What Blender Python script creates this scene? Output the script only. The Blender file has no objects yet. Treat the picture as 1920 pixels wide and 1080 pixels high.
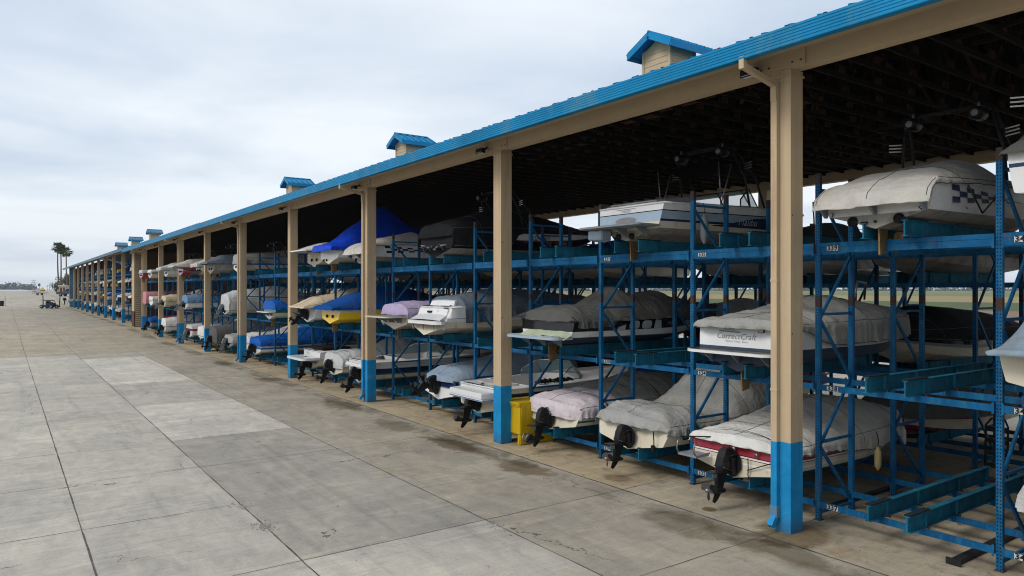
import bpy, bmesh, math, random
from mathutils import Vector, Matrix, noise
random.seed(7)
S = bpy.context.scene
COL = S.collection
PI = math.pi
def srgb(r, g, b):
    f = lambda v: (v / 255 / 12.92) if v <= 10 else ((v / 255 + .055) / 1.055) ** 2.4
    return (f(r), f(g), f(b), 1)
def lerp(a, b, t): return a + (b - a) * t
def clamp(v, a=0., b=1.): return max(a, min(b, v))
def smooth(v): v = clamp(v); return v * v * (3 - 2 * v)
def interp(pts, x):
    if x <= pts[0][0]: return pts[0][1]
    for (a, u), (b, v) in zip(pts, pts[1:]):
        if x <= b:
            t = (x - a) / (b - a) if b > a else 0
            return lerp(u, v, smooth(t) * .35 + t * .65)
    return pts[-1][1]
def fb(x, y, z=0., o=3): return noise.fractal(Vector((x, y, z)), 1.0, 2.0, o)

# ------------------------------------------------------------------ node helper
class NT:
    def __init__(s, name):
        s.m = bpy.data.materials.new(name); s.m.use_nodes = True
        s.t = s.m.node_tree; s.t.nodes.clear()
    def n(s, typ, props=None, **inp):
        nd = s.t.nodes.new(typ)
        for k, v in (props or {}).items(): setattr(nd, k, v)
        for k, v in inp.items():
            key = int(k[1:]) if k[0] == 'i' and k[1:].isdigit() else k.replace('_', ' ')
            if isinstance(v, bpy.types.NodeSocket): s.t.links.new(v, nd.inputs[key])
            else: nd.inputs[key].default_value = v
        return nd
    def math(s, op, a, b=0., c=0.):
        return s.n('ShaderNodeMath', {'operation': op}, i0=a, i1=b, i2=c).outputs[0]
    def mix(s, f, a, b, mode='MIX'):
        nd = s.n('ShaderNodeMix', {'data_type': 'RGBA', 'blend_type': mode}, i0=f, i6=a, i7=b)
        return nd.outputs[2]
    def coord(s, which='Object'): return s.n('ShaderNodeTexCoord').outputs[which]
    def noise(s, vec, scale=5., detail=4., rough=.6, dist=0.):
        return s.n('ShaderNodeTexNoise', Vector=vec, Scale=scale, Detail=detail, Roughness=rough, Distortion=dist).outputs[0]
    def ramp(s, f, a, b):
        nd = s.n('ShaderNodeMapRange', {'clamp': True}, i0=f, i1=a, i2=b, i3=0., i4=1.); return nd.outputs[0]
    def sc(s, vec, v): return s.n('ShaderNodeMapping', Vector=vec, Scale=v).outputs[0]
    def bump(s, h, strength=.3, dist=.02):
        return s.n('ShaderNodeBump', Height=h, Strength=strength, Distance=dist).outputs[0]
    def out(s, color, rough=.6, metal=0., normal=None, spec=.5, coat=0., trans=0., alpha=None, emit=None):
        p = s.n('ShaderNodeBsdfPrincipled', Base_Color=color, Roughness=rough, Metallic=metal)
        p.inputs['Specular IOR Level'].default_value = spec
        p.inputs['Coat Weight'].default_value = coat
        if trans: p.inputs['Transmission Weight'].default_value = trans
        if normal is not None: s.t.links.new(normal, p.inputs['Normal'])
        o = s.n('ShaderNodeOutputMaterial'); s.t.links.new(p.outputs[0], o.inputs[0])
        return s.m
def c4(c, k=1.): return (clamp(c[0] * k), clamp(c[1] * k), clamp(c[2] * k), 1)

MATS = {}
def paint(name, col, rough=.5, var=.18, scale=3., bump=.05, metal=0., dirt=None, spec=.2, fine=40., coat=0.):
    """weathered paint / plastic: large and fine tone noise, optional dirt colour in irregular patches"""
    if name in MATS: return MATS[name]
    t = NT(name); co = t.coord()
    a = t.noise(co, scale, 5, .65); b = t.noise(co, fine, 3, .6)
    f = t.math('ADD', t.math('MULTIPLY', a, .65), t.math('MULTIPLY', b, .35))
    c = t.mix(t.ramp(f, .32, .68), c4(col, 1 - var), c4(col, 1 + var))
    if dirt:
        g = t.ramp(t.noise(t.sc(co, (1, 1, .35)), scale * 1.7, 6, .7, .6), dirt[1], dirt[1] + .14)
        c = t.mix(t.math('MULTIPLY', g, dirt[2]), c, dirt[0])
    r = t.math('ADD', t.math('MULTIPLY', a, .25), rough - .12)
    MATS[name] = t.out(c, r, metal, t.bump(b, bump, .01), spec, coat)
    return MATS[name]
def cloth(name, col, var=.13, rough=.9, weave=.2, dirt=.35):
    if name in MATS: return MATS[name]
    t = NT(name); co = t.coord()
    big = t.noise(co, 1.6, 5, .65, .4); st = t.noise(t.sc(co, (1, 1, .3)), 5., 5, .7, 1.)
    c = t.mix(t.ramp(big, .34, .66), c4(col, 1 - var), c4(col, 1 + var * .7))
    dc = (col[0] * .55 + .01, col[1] * .5 + .008, col[2] * .42 + .005, 1)
    c = t.mix(t.math('MULTIPLY', t.ramp(st, .50, .74), dirt), c, dc)
    mil = t.noise(co, 1.1, 6, .72, .5); c = t.mix(t.math('MULTIPLY', t.ramp(mil, .50, .66), .45), c, t.mix(1., c, (.86, .76, .60, 1), 'MULTIPLY'))
    cr = t.noise(t.sc(co, (1.0, 1.5, 1.)), 6., 4, .55, .9); fi = t.noise(co, 220., 2, .5)
    rg = lambda sc_, s_, d_: t.math('SUBTRACT', 1., t.math('MINIMUM', t.math('MULTIPLY', t.math('ABSOLUTE', t.math('SUBTRACT', t.noise(t.sc(co, sc_), s_, 3, .5, d_), .5)), 5.), 1.))
    w1 = rg((.55, 1.3, 1.2), 2.3, .6); w2 = rg((1.2, .5, 1.6), 4.6, .9)
    h = t.math('ADD', t.math('ADD', t.math('MULTIPLY', w1, .35), t.math('MULTIPLY', w2, .3)), t.math('ADD', t.math('MULTIPLY', cr, .6), t.math('MULTIPLY', fi, .04)))
    MATS[name] = t.out(c, rough, 0., t.bump(h, weave * 2.3, .055), .06)
    return MATS[name]

# colours -----------------------------------------------------------------
RUST = (.12, .045, .02, 1)
def rack_paint(name, holes=False):
    t = NT(name); co = t.coord(); geo = t.n('ShaderNodeNewGeometry').outputs['Position']
    a = t.noise(geo, 2.2, 5, .7); b = t.noise(geo, 28., 4, .7)
    c = t.mix(t.ramp(a, .3, .7), (.0025, .060, .155, 1), (.008, .122, .285, 1))
    fade = t.ramp(t.noise(t.sc(geo, (2., 2., .6)), 4., 5, .7, .8), .50, .68)
    c = t.mix(t.math('MULTIPLY', fade, .4), c, (.05, .22, .34, 1))
    ru = t.ramp(t.math('ADD', t.math('MULTIPLY', b, .55), t.math('MULTIPLY', t.noise(geo, 6., 4, .6), .45)), .575, .64)
    c = t.mix(t.math('MULTIPLY', ru, .8), c, RUST)
    if holes:
        xyz = t.n('ShaderNodeSeparateXYZ', i0=co)
        zz = t.math('SUBTRACT', t.math('FRACT', t.math('DIVIDE', xyz.outputs[2], .0508)), .5)
        zz = t.math('MULTIPLY', zz, .0508)
        yy = t.math('SUBTRACT', t.math('ABSOLUTE', xyz.outputs[1]), .019)
        dd = t.math('SQRT', t.math('ADD', t.math('MULTIPLY', zz, zz), t.math('MULTIPLY', yy, yy)))
        c = t.mix(t.math('LESS_THAN', dd, .0105), c, (.004, .008, .014, 1))
        # bare rusty splice and post head
        sp = t.math('LESS_THAN', t.math('ABSOLUTE', t.math('SUBTRACT', xyz.outputs[2], 3.72)), .09)
        hd = t.math('GREATER_THAN', xyz.outputs[2], 5.72)
        c = t.mix(t.math('MULTIPLY', t.math('MAXIMUM', sp, hd), t.ramp(b, .3, .5)), c, (.06, .03, .018, 1))
    return t.out(c, .6, 0., t.bump(b, .2, .01), .12)
def slot_bunk():
    t = NT('bunk_paint'); geo = t.n('ShaderNodeNewGeometry').outputs['Position']
    a = t.noise(geo, 3., 5, .7); b = t.noise(t.sc(geo, (1., 1., .35)), 9., 5, .7, .7)
    c = t.mix(t.ramp(a, .35, .65), (.006, .10, .175, 1), (.016, .17, .265, 1))
    c = t.mix(t.math('MULTIPLY', t.ramp(b, .48, .66), .8), c, (.02, .07, .10, 1))
    c = t.mix(t.math('MULTIPLY', t.ramp(t.noise(geo, 30., 4, .7), .62, .68), .6), c, RUST)
    return t.out(c, .7, 0., t.bump(b, .2, .01), .1)
M_RACK = rack_paint('rack_blue_paint'); M_POST = rack_paint('rack_post_paint', True); M_BUNK = slot_bunk()
M_RUB = paint('bunk_carpet', (.012, .02, .025), .95, .3)
BEIGE = (.50, .38, .245)
M_BEIGE = paint('beige_paint', BEIGE, .75, .09, 1.2, .06, dirt=((.22, .13, .06, 1), .63, .4))
M_BLUE = paint('post_blue_paint', (.012, .235, .50), .55, .16, 1.6, .05, dirt=((.30, .42, .48, 1), .66, .5))
M_TRIM = paint('roof_blue_metal', (.006, .205, .42), .45, .22, .8, .05, dirt=((.08, .24, .33, 1), .50, .6), spec=.15)
M_TRIM_OLD = paint('weathered_roof_metal', (.10, .19, .28), .5, .3, 1.2, .05, dirt=((.42, .45, .48, 1), .55, .6))
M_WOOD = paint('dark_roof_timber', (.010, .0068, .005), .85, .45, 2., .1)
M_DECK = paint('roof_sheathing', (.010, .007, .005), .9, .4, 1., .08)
M_BLACK = paint('black_plastic', (.012, .0125, .014), .38, .3, 5., .05)
M_BLACKM = paint('black_metal', (.018, .018, .02), .5, .4, 6., .1, dirt=((.07, .05, .035, 1), .6, .5))
M_CHROME = paint('steel', (.24, .24, .245), .38, .12, 6., .03, .75)
M_BRONZE = paint('bronze', (.30, .19, .075), .5, .3, 9., .1, .6, dirt=((.10, .09, .05, 1), .52, .7))
M_WHITE = paint('white_gelcoat', (.70, .70, .69), .25, .06, 1.5, .01, dirt=((.42, .36, .26, 1), .60, .5), coat=.3)
M_CREAM = paint('cream_gelcoat', (.60, .54, .42), .28, .08, 1.5, .01, dirt=((.30, .21, .11, 1), .60, .6), coat=.2)
M_NAVY = paint('navy_gelcoat', (.012, .028, .085), .22, .15, 2., .01, coat=.3)
M_TEAL = paint('teal_gelcoat', (.01, .13, .14), .25, .15, 2., .01, coat=.3)
M_RED = paint('red_gelcoat', (.33, .03, .05), .25, .12, 2., .01, coat=.3)
M_MAROON = paint('maroon_line', (.08, .008, .015), .3)
M_YELLOW = paint('yellow_gelcoat', (.80, .52, .01), .3, .08, 2., .01, coat=.3)
M_SILVER = paint('silver_blue_gelcoat', (.33, .42, .52), .25, .08, 2., .01, coat=.3)
M_LTBLUE = paint('blue_stripe', (.02, .12, .34), .3)
M_BOTTOM = paint('worn_bottom', (.30, .28, .25), .5, .2, 2., .03, dirt=((.12, .11, .09, 1), .5, .6))
M_DKBOT = paint('slate_hull', (.035, .055, .085), .4, .25, 2., .03, dirt=((.10, .09, .08, 1), .58, .5))
M_BLKHULL = paint('black_gelcoat', (.010, .010, .012), .2, .2, 2., .01, coat=.3)
M_GREYP = paint('grey_plastic', (.22, .24, .26), .5, .15)
M_FENDW = paint('white_vinyl', (.70, .69, .66), .4, .08, 3., .02, dirt=((.3, .24, .15, 1), .58, .5))
M_YBIN = paint('yellow_plastic', (.55, .36, .008), .5, .12, 2., .03, dirt=((.2, .13, .02, 1), .6, .5))
M_RUBBER = paint('tyre_rubber', (.015, .015, .016), .9, .3)
M_PLATEW = paint('plate_white', (.52, .52, .50), .5, .2, 20.)
M_PLATEK = paint('plate_ink', (.01, .01, .01), .5)
M_GRAF = paint('grey_lettering', (.42, .44, .46), .4)
M_GREYL = paint('dim_lettering', (.24, .23, .24), .4)
M_ORANGE = paint('orange_vinyl', (.55, .09, .02), .7)
M_GLOW = paint('lamp_lens', (.55, .58, .60), .2, .05)
M_SEAT = paint('vinyl_seat', (.45, .43, .40), .6)
M_STRAP = paint('black_strap', (.012, .012, .013), .9)
M_BROWN = paint('brown_wall', (.075, .042, .026), .9, .3)
M_RUSTP = paint('rust_paint', (.10, .045, .028), .8, .25)
def glass_mat():
    t = NT('tinted_glass')
    g = t.n('ShaderNodeBsdfPrincipled', Base_Color=(.35, .55, .58, 1), Roughness=.08)
    g.inputs['Alpha'].default_value = .45
    o = t.n('ShaderNodeOutputMaterial'); t.t.links.new(g.outputs[0], o.inputs[0]); return t.m
M_GLASS = glass_mat()
C_GREY = cloth('grey_canvas', (.34, .34, .325)); C_LGREY = cloth('light_grey_canvas', (.50, .51, .51))
C_WHITE = cloth('white_canvas', (.68, .67, .64)); C_PINKW = cloth('pinkish_white_canvas', (.62, .55, .59))
C_DGREY = cloth('charcoal_canvas', (.105, .105, .10)); C_BLACK = cloth('black_canvas', (.018, .019, .021))
C_BLUEG = cloth('blue_grey_canvas', (.25, .32, .40)); C_LAV = cloth('lavender_canvas', (.46, .38, .56))
C_BEIGE = cloth('beige_canvas', (.60, .49, .34)); C_NAVY = cloth('royal_blue_canvas', (.010, .075, .30))
C_TARP = cloth('blue_tarp', (.010, .065, .62), .1, .35, .3); C_SLATE = cloth('slate_canvas', (.13, .16, .20))
C_RED = cloth('red_canvas', (.22, .02, .03)); C_PINK = cloth('pink_canvas', (.55, .25, .27)); C_SKY = cloth('sky_blue_canvas', (.16, .26, .42))
C_TAUPE = cloth('taupe_canvas', (.30, .285, .26)); C_GREEN = cloth('pale_green_towel', (.44, .49, .34)); C_STONE = cloth('stone_canvas', (.52, .50, .46))
C_BRIGHT = cloth('bright_blue_canvas', (.008, .10, .42), .1, .5, .3)

# ------------------------------------------------------------------ mesh builder
class MB:
    def __init__(s): s.v = []; s.f = []; s.mi = []; s.sm = []; s.mats = []
    def m(s, mat):
        if mat not in s.mats: s.mats.append(mat)
        return s.mats.index(mat)
    def add(s, vs, fs, mat, smooth=False):
        o = len(s.v); s.v += [tuple(p) for p in vs]; i = s.m(mat)
        for f in fs: s.f.append(tuple(o + k for k in f)); s.mi.append(i); s.sm.append(smooth)
        return s
    def box(s, x0, x1, y0, y1, z0, z1, mat):
        vs = [(x, y, z) for z in (z0, z1) for y in (y0, y1) for x in (x0, x1)]
        return s.add(vs, [(0, 2, 3, 1), (4, 5, 7, 6), (0, 1, 5, 4), (2, 6, 7, 3), (0, 4, 6, 2), (1, 3, 7, 5)], mat)
    def bar(s, p, q, w, h, mat, up=(0, 0, 1)):
        p = Vector(p); q = Vector(q); d = (q - p).normalized(); u = Vector(up)
        if abs(d.dot(u)) > .98: u = Vector((0, 1, 0))
        a = d.cross(u).normalized() * w / 2; b = a.cross(d).normalized() * h / 2
        vs = [o + sx * a + sz * b for o in (p, q) for sx, sz in ((-1, -1), (1, -1), (1, 1), (-1, 1))]
        return s.add(vs, [(0, 1, 2, 3), (7, 6, 5, 4), (0, 4, 5, 1), (1, 5, 6, 2), (2, 6, 7, 3), (3, 7, 4, 0)], mat)
    def tube(s, pts, r, mat, n=8, cap=True):
        pts = [Vector(p) for p in pts]; rs = r if isinstance(r, (list, tuple)) else [r] * len(pts)
        vs = []; ref = None
        for i, p in enumerate(pts):
            d = (pts[min(i + 1, len(pts) - 1)] - pts[max(i - 1, 0)]).normalized()
            if ref is None:
                ref = Vector((0, 0, 1)) if abs(d.z) < .9 else Vector((1, 0, 0))
            a = (ref - d * ref.dot(d)).normalized(); ref = a; b = d.cross(a)
            vs += [p + (a * math.cos(2 * PI * k / n) + b * math.sin(2 * PI * k / n)) * rs[i] for k in range(n)]
        fs = [(i * n + k, i * n + (k + 1) % n, (i + 1) * n + (k + 1) % n, (i + 1) * n + k) for i in range(len(pts) - 1) for k in range(n)]
        if cap: fs += [tuple(range(n))[::-1], tuple((len(pts) - 1) * n + k for k in range(n))]
        return s.add(vs, fs, mat, True)
    def prism(s, poly, axis, a, b, mat):
        """poly of 2D points extruded along axis 'x','y','z' from a to b"""
        n = len(poly); mk = {'x': lambda p, t: (t, p[0], p[1]), 'y': lambda p, t: (p[0], t, p[1]), 'z': lambda p, t: (p[0], p[1], t)}[axis]
        vs = [mk(p, a) for p in poly] + [mk(p, b) for p in poly]
        fs = [(i, (i + 1) % n, n + (i + 1) % n, n + i) for i in range(n)] + [tuple(range(n))[::-1], tuple(range(n, 2 * n))]
        return s.add(vs, fs, mat)
    def grid(s, rows, mat, smooth=True, wrap=False):
        n = len(rows[0]); vs = [p for r in rows for p in r]; m = n if wrap else n - 1
        fs = [(i * n + k, i * n + (k + 1) % n, (i + 1) * n + (k + 1) % n, (i + 1) * n + k) for i in range(len(rows) - 1) for k in range(m)]
        return s.add(vs, fs, mat, smooth)
    def xf(s, M, start=0):
        for i in range(start, len(s.v)): s.v[i] = tuple(M @ Vector(s.v[i]))
        return s
    def build(s, name, parent=None, loc=None, fix=True, bevel=0.):
        me = bpy.data.meshes.new(name); me.from_pydata(s.v, [], s.f)
        for m in s.mats: me.materials.append(m)
        me.polygons.foreach_set('material_index', s.mi); me.polygons.foreach_set('use_smooth', s.sm)
        if fix:
            bm = bmesh.new(); bm.from_mesh(me); bmesh.ops.recalc_face_normals(bm, faces=bm.faces)
            if bevel:
                bmesh.ops.bevel(bm, geom=[e for e in bm.edges if e.calc_face_angle(0) > .5], offset=bevel, segments=2, affect='EDGES', clamp_overlap=True)
            bm.to_mesh(me); bm.free()
        me.update(); return link(name, me, parent, loc)
def link(name, me, parent=None, loc=None):
    o = bpy.data.objects.new(name, me); COL.objects.link(o)
    if parent: o.parent = parent
    if loc is not None: o.location = loc
    return o
def thing(name, label, cat, loc=(0, 0, 0), group=None, rz=0.):
    o = bpy.data.objects.new(name, None); COL.objects.link(o); o.location = loc; o.rotation_euler = (0, 0, rz); o.empty_display_size = .2
    return tag(o, label, cat, group)
def tag(o, label, cat, group=None):
    o['label'] = label; o['category'] = cat
    if group: o['group'] = group
    return o
def kind(o, k): o['kind'] = k; return o
def kids(o): return [c for c in bpy.data.objects if c.parent == o]
def clone(root, kidsof, loc, label=None, group=None):
    r = root.copy(); COL.objects.link(r); r.location = loc
    if label: r['label'] = label
    if group: r['group'] = group
    for ch, subs in kidsof:
        c = ch.copy(); COL.objects.link(c); c.parent = r
        for sb in subs:
            d = sb.copy(); COL.objects.link(d); d.parent = c
    return r
def tree_of(root):
    return [(c, kids(c)) for c in kids(root)]
def text_mesh(st, size, shear=0., width=1., bold=0.):
    cu = bpy.data.curves.new('lettering', 'FONT'); cu.body = st; cu.size = size; cu.shear = shear; cu.space_character = width
    cu.align_x = 'CENTER'; cu.align_y = 'CENTER'; cu.resolution_u = 2; cu.extrude = 0.; cu.offset = size * bold
    o = bpy.data.objects.new('lettering', cu); me = bpy.data.meshes.new_from_object(o)
    bpy.data.objects.remove(o); bpy.data.curves.remove(cu)
    return [v.co.copy() for v in me.vertices], [tuple(p.vertices) for p in me.polygons]

# ------------------------------------------------------------------ camera, world, light
F = 1345.; TH = math.atan(952 / F); CH = 3.93
cam = bpy.data.cameras.new('camera'); co = bpy.data.objects.new('camera', cam); COL.objects.link(co)
co.location = (0, 0, CH); co.rotation_euler = (PI / 2, 0, -TH)
cam.sensor_width = 36; cam.lens = F / 1920 * 36; cam.shift_y = 2 / 1920; cam.clip_end = 9000; cam.clip_start = .1
S.camera = co
def at(px, py, depth):
    """world point seen at photo pixel (1920 wide) and depth"""
    u = (px - 960) / F * depth; z = CH - (py - 542) / F * depth
    return Vector((depth * math.sin(TH) + u * math.cos(TH), depth * math.cos(TH) - u * math.sin(TH), z))

SUN_EL, SUN_AZ = math.radians(43), math.radians(279)     # azimuth clockwise from +Y
w = bpy.data.worlds.new('World'); S.world = w; w.use_nodes = True
nt = w.node_tree; nt.nodes.clear()
class WT(NT):
    def __init__(s, tree): s.t = tree
t = WT(nt)
sky = t.n('ShaderNodeTexSky', {'sky_type': 'NISHITA', 'sun_disc': False, 'sun_elevation': SUN_EL, 'sun_rotation': SUN_AZ, 'air_density': 1.2, 'dust_density': 2.5})
d = t.coord('Generated'); sp = t.n('ShaderNodeSeparateXYZ', i0=d)
zc = t.math('MAXIMUM', sp.outputs[2], 0.)
den = t.math('ADD', zc, .10)
cx = t.math('DIVIDE', sp.outputs[0], den); cy = t.math('DIVIDE', sp.outputs[1], den)
cv = t.n('ShaderNodeCombineXYZ', i0=cx, i1=cy, i2=0.).outputs[0]
n1 = t.noise(t.n('ShaderNodeMapping', Vector=cv, Location=(3.1, 1.7, 0), Scale=(.40, .52, 1)).outputs[0], 1., 7, .50, .35)
n2 = t.noise(t.n('ShaderNodeMapping', Vector=cv, Location=(9.1, 4.7, 0), Scale=(1.0, .9, 1)).outputs[0], 1., 6, .55, .4)
f = t.math('ADD', t.math('MULTIPLY', n1, .74), t.math('MULTIPLY', n2, .26))
f = t.ramp(f, .38, .575)
cl = t.mix(f, (5.2, 6.1, 7.35, 1), (8.3, 8.85, 9.4, 1))
hz = t.math('POWER', t.math('SUBTRACT', 1., t.math('MINIMUM', t.math('MULTIPLY', zc, 5.), 1.)), 2.)
cl = t.mix(t.math('MULTIPLY', hz, .75), cl, (6.9, 7.5, 8.2, 1))
up = t.ramp(zc, .34, .9)                                 # overcast sky: the zenith is the brighter part
cl = t.mix(up, cl, t.mix(1., cl, (.95, .95, .95, 1), 'MULTIPLY'))
c = t.mix(.9, sky.outputs[0], cl)
bg = t.n('ShaderNodeBackground', Color=c, Strength=.1)
ow = t.n('ShaderNodeOutputWorld'); nt.links.new(bg.outputs[0], ow.inputs[0])
sl = bpy.data.lights.new('sun', 'SUN'); sl.energy = 1.5; sl.angle = math.radians(22); sl.color = (1, .95, .88)
so = bpy.data.objects.new('sun', sl); COL.objects.link(so)
dirv = Vector((math.sin(SUN_AZ) * math.cos(SUN_EL), math.cos(SUN_AZ) * math.cos(SUN_EL), math.sin(SUN_EL)))
so.rotation_euler = dirv.to_track_quat('Z', 'Y').to_euler(); so.location = (-20, 10, 40)
S.view_settings.view_transform = 'Standard'; S.view_settings.look = 'None'; S.view_settings.exposure = .22; S.view_settings.gamma = 1
S.cycles.max_bounces = 5; S.cycles.diffuse_bounces = 1; S.cycles.glossy_bounces = 3; S.cycles.transmission_bounces = 4; S.cycles.transparent_max_bounces = 6
S.cycles.filter_width = 1.05; S.cycles.use_denoising = True; S.cycles.use_adaptive_sampling = True; S.cycles.caustics_reflective = False; S.cycles.caustics_refractive = False
S.cycles.sample_clamp_indirect = 4.

# ------------------------------------------------------------------ ground
GZ = [(-100, 0), (64, 0), (78, .3), (110, .33), (153, .5), (168, .75), (195, 2.2), (230, 2.55), (400, 2.7), (4000, 2.7)]
def gz(y): return [lerp(u, v, (y - a) / (b - a)) for (a, u), (b, v) in zip(GZ, GZ[1:]) if a <= y <= b][0]
SPOTS = [(10.27, 8.41, .15, .15, .9), (9.25, 15.7, .42, 1.3, .75), (9.3, 12.7, .45, .9, .7), (9.3, 8.1, .5, 1.0, .5), (10.35, 6.75, .8, .6, .75), (9.2, 18.8, .5, 1.2, .55), (10.4, 10.9, .3, .4, .6), (9.3, 23.2, .6, 1.3, .6), (9.3, 31.4, .5, 1.2, .55), (9.4, 39.6, .5, 1.2, .5)]
def concrete():
    t = NT('yard_concrete'); geo = t.n('ShaderNodeNewGeometry').outputs['Position']; s = t.n('ShaderNodeSeparateXYZ', i0=geo)
    X, Y = s.outputs[0], s.outputs[1]
    tone = t.n('ShaderNodeAttribute', {'attribute_name': 'tone'}).outputs['Fac']
    warm = t.n('ShaderNodeAttribute', {'attribute_name': 'warm'}).outputs['Fac']
    big = t.noise(geo, .35, 6, .62, .5); mid = t.noise(t.sc(geo, (1.6, .7, 1)), 1.7, 6, .66, .8); fine = t.noise(geo, 26., 5, .7)
    sweep = t.noise(t.sc(geo, (.55, 4.2, 1)), 1.1, 5, .68, 1.2)
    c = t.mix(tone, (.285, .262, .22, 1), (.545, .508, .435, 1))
    c = t.mix(warm, c, t.mix(1., c, (1.06, .90, .66, 1), 'MULTIPLY'))
    v = t.math('ADD', t.math('MULTIPLY', big, .40), t.math('ADD', t.math('MULTIPLY', mid, .36), t.math('MULTIPLY', sweep, .24)))
    c = t.mix(t.ramp(v, .37, .63), t.mix(1., c, (.70, .71, .74, 1), 'MULTIPLY'), t.mix(1., c, (1.24, 1.23, 1.2, 1), 'MULTIPLY'))
    c = t.mix(t.ramp(sweep, .56, .70), c, t.mix(1., c, (.66, .68, .72, 1), 'MULTIPLY')); c = t.mix(t.ramp(t.noise(t.sc(geo, (.4, 3., 1)), .9, 5, .7, .8), .55, .70), c, t.mix(1., c, (1.22, 1.21, 1.17, 1), 'MULTIPLY'))
    sp2 = t.noise(geo, 7., 6, .8)
    c = t.mix(t.ramp(sp2, .56, .72), c, t.mix(1., c, (.82, .82, .82, 1), 'MULTIPLY'))
    c = t.mix(t.ramp(fine, .25, .75), t.mix(1., c, (.86, .86, .86, 1), 'MULTIPLY'), t.mix(1., c, (1.1, 1.1, 1.1, 1), 'MULTIPLY'))
    # wet, oily drip line under the eave and in front of the outdrives
    dx = t.math('ABSOLUTE', t.math('SUBTRACT', X, 9.55)); band = t.math('SUBTRACT', 1., t.ramp(dx, .15, 1.15))
    py = t.math('MULTIPLY', t.math('SUBTRACT', Y, 6.8), 2 * PI / 8.2)
    post = t.math('ADD', t.math('MULTIPLY', t.math('COSINE', py), .5), .5)
    sn = t.noise(t.sc(geo, (1., .8, 1)), 1.25, 5, .6, .7)
    st = t.math('MULTIPLY', band, t.math('ADD', sn, t.math('MULTIPLY', post, .20)))
    c = t.mix(t.math('MULTIPLY', t.ramp(st, .50, .68), .6), c, (.10, .078, .046, 1))
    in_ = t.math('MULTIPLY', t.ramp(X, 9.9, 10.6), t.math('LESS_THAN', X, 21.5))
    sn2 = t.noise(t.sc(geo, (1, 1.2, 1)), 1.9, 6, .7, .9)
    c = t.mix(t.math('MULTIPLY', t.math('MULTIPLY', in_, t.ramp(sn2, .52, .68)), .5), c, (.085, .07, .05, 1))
    for sx_, sy_, rx_, ry_, st_ in SPOTS:
        ex = t.math('DIVIDE', t.math('SUBTRACT', X, sx_), rx_); ey = t.math('DIVIDE', t.math('SUBTRACT', Y, sy_), ry_)
        e = t.math('ADD', t.math('SQRT', t.math('ADD', t.math('MULTIPLY', ex, ex), t.math('MULTIPLY', ey, ey))), t.math('MULTIPLY', t.math('SUBTRACT', sn2, .5), 1.6 if rx_ > .2 else .3))
        c = t.mix(t.math('MULTIPLY', t.ramp(e, 1.05, .72), st_), c, t.mix(1., c, (.34, .27, .17, 1), 'MULTIPLY'))
    # cracks
    wob = t.n('ShaderNodeVectorMath', {'operation': 'ADD'}, i0=geo, i1=t.n('ShaderNodeTexNoise', Vector=geo, Scale=1.7, Detail=5.).outputs[1]).outputs[0]
    vo = t.n('ShaderNodeTexVoronoi', {'feature': 'DISTANCE_TO_EDGE'}, Vector=wob, Scale=.23).outputs[0]
    cr = t.math('MULTIPLY', t.math('LESS_THAN', vo, .0019), t.math('GREATER_THAN', t.noise(geo, .5, 3, .5), .56))
    tk = t.noise(t.sc(geo, (2.4, .10, 1)), 1., 4, .6, .5); c = t.mix(t.math('MULTIPLY', t.ramp(tk, .56, .70), .5), c, t.mix(1., c, (.74, .74, .75, 1), 'MULTIPLY'))
    rb = t.noise(t.sc(geo, (.9, .5, 1)), .8, 6, .72, 1.2); c = t.mix(t.math('MULTIPLY', t.math('MULTIPLY', t.ramp(rb, .54, .70), t.ramp(X, 5.5, 8.5)), .65), c, t.mix(1., c, (.66, .52, .36, 1), 'MULTIPLY'))
    c = t.mix(t.math('MULTIPLY', cr, .75), c, (.05, .047, .04, 1))
    h = t.math('SUBTRACT', t.math('ADD', t.math('MULTIPLY', fine, .4), t.math('MULTIPLY', sp2, .5)), t.math('MULTIPLY', cr, 2.))
    return t.out(c, .9, 0., t.bump(h, .3, .012), .12)
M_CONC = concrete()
def joint_mat():
    t = NT('joint_tar'); geo = t.n('ShaderNodeNewGeometry').outputs['Position']
    n = t.noise(geo, 3., 5, .7)
    c = t.mix(t.ramp(n, .38, .62), (.035, .032, .03, 1), (.13, .12, .105, 1)); return t.out(c, .9)
M_JOINT = joint_mat()
XJ = [-60, -40, -25, -15.2, -12, -8.8, -5.6, -2.15, 1.03, 3.52, 6.69, 9.88, 13.1, 16.3, 19.5, 22.7, 30, 46]
YJ = [-16, -12.7, -9.4, -6.1, -2.8, .5, 3.75, 7.0, 10.23, 13.6, 16.9, 20.2] + [20.2 + 3.3 * i for i in range(1, 14)] + \
     [64, 67.4, 70.8, 74.2, 78, 84, 90, 96, 103, 110, 120, 130, 142, 153, 160, 168, 181, 195, 212, 230, 280, 400, 900]
vs, fs, tn, wm = [], [], [], []
rt = random.Random(3)
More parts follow.
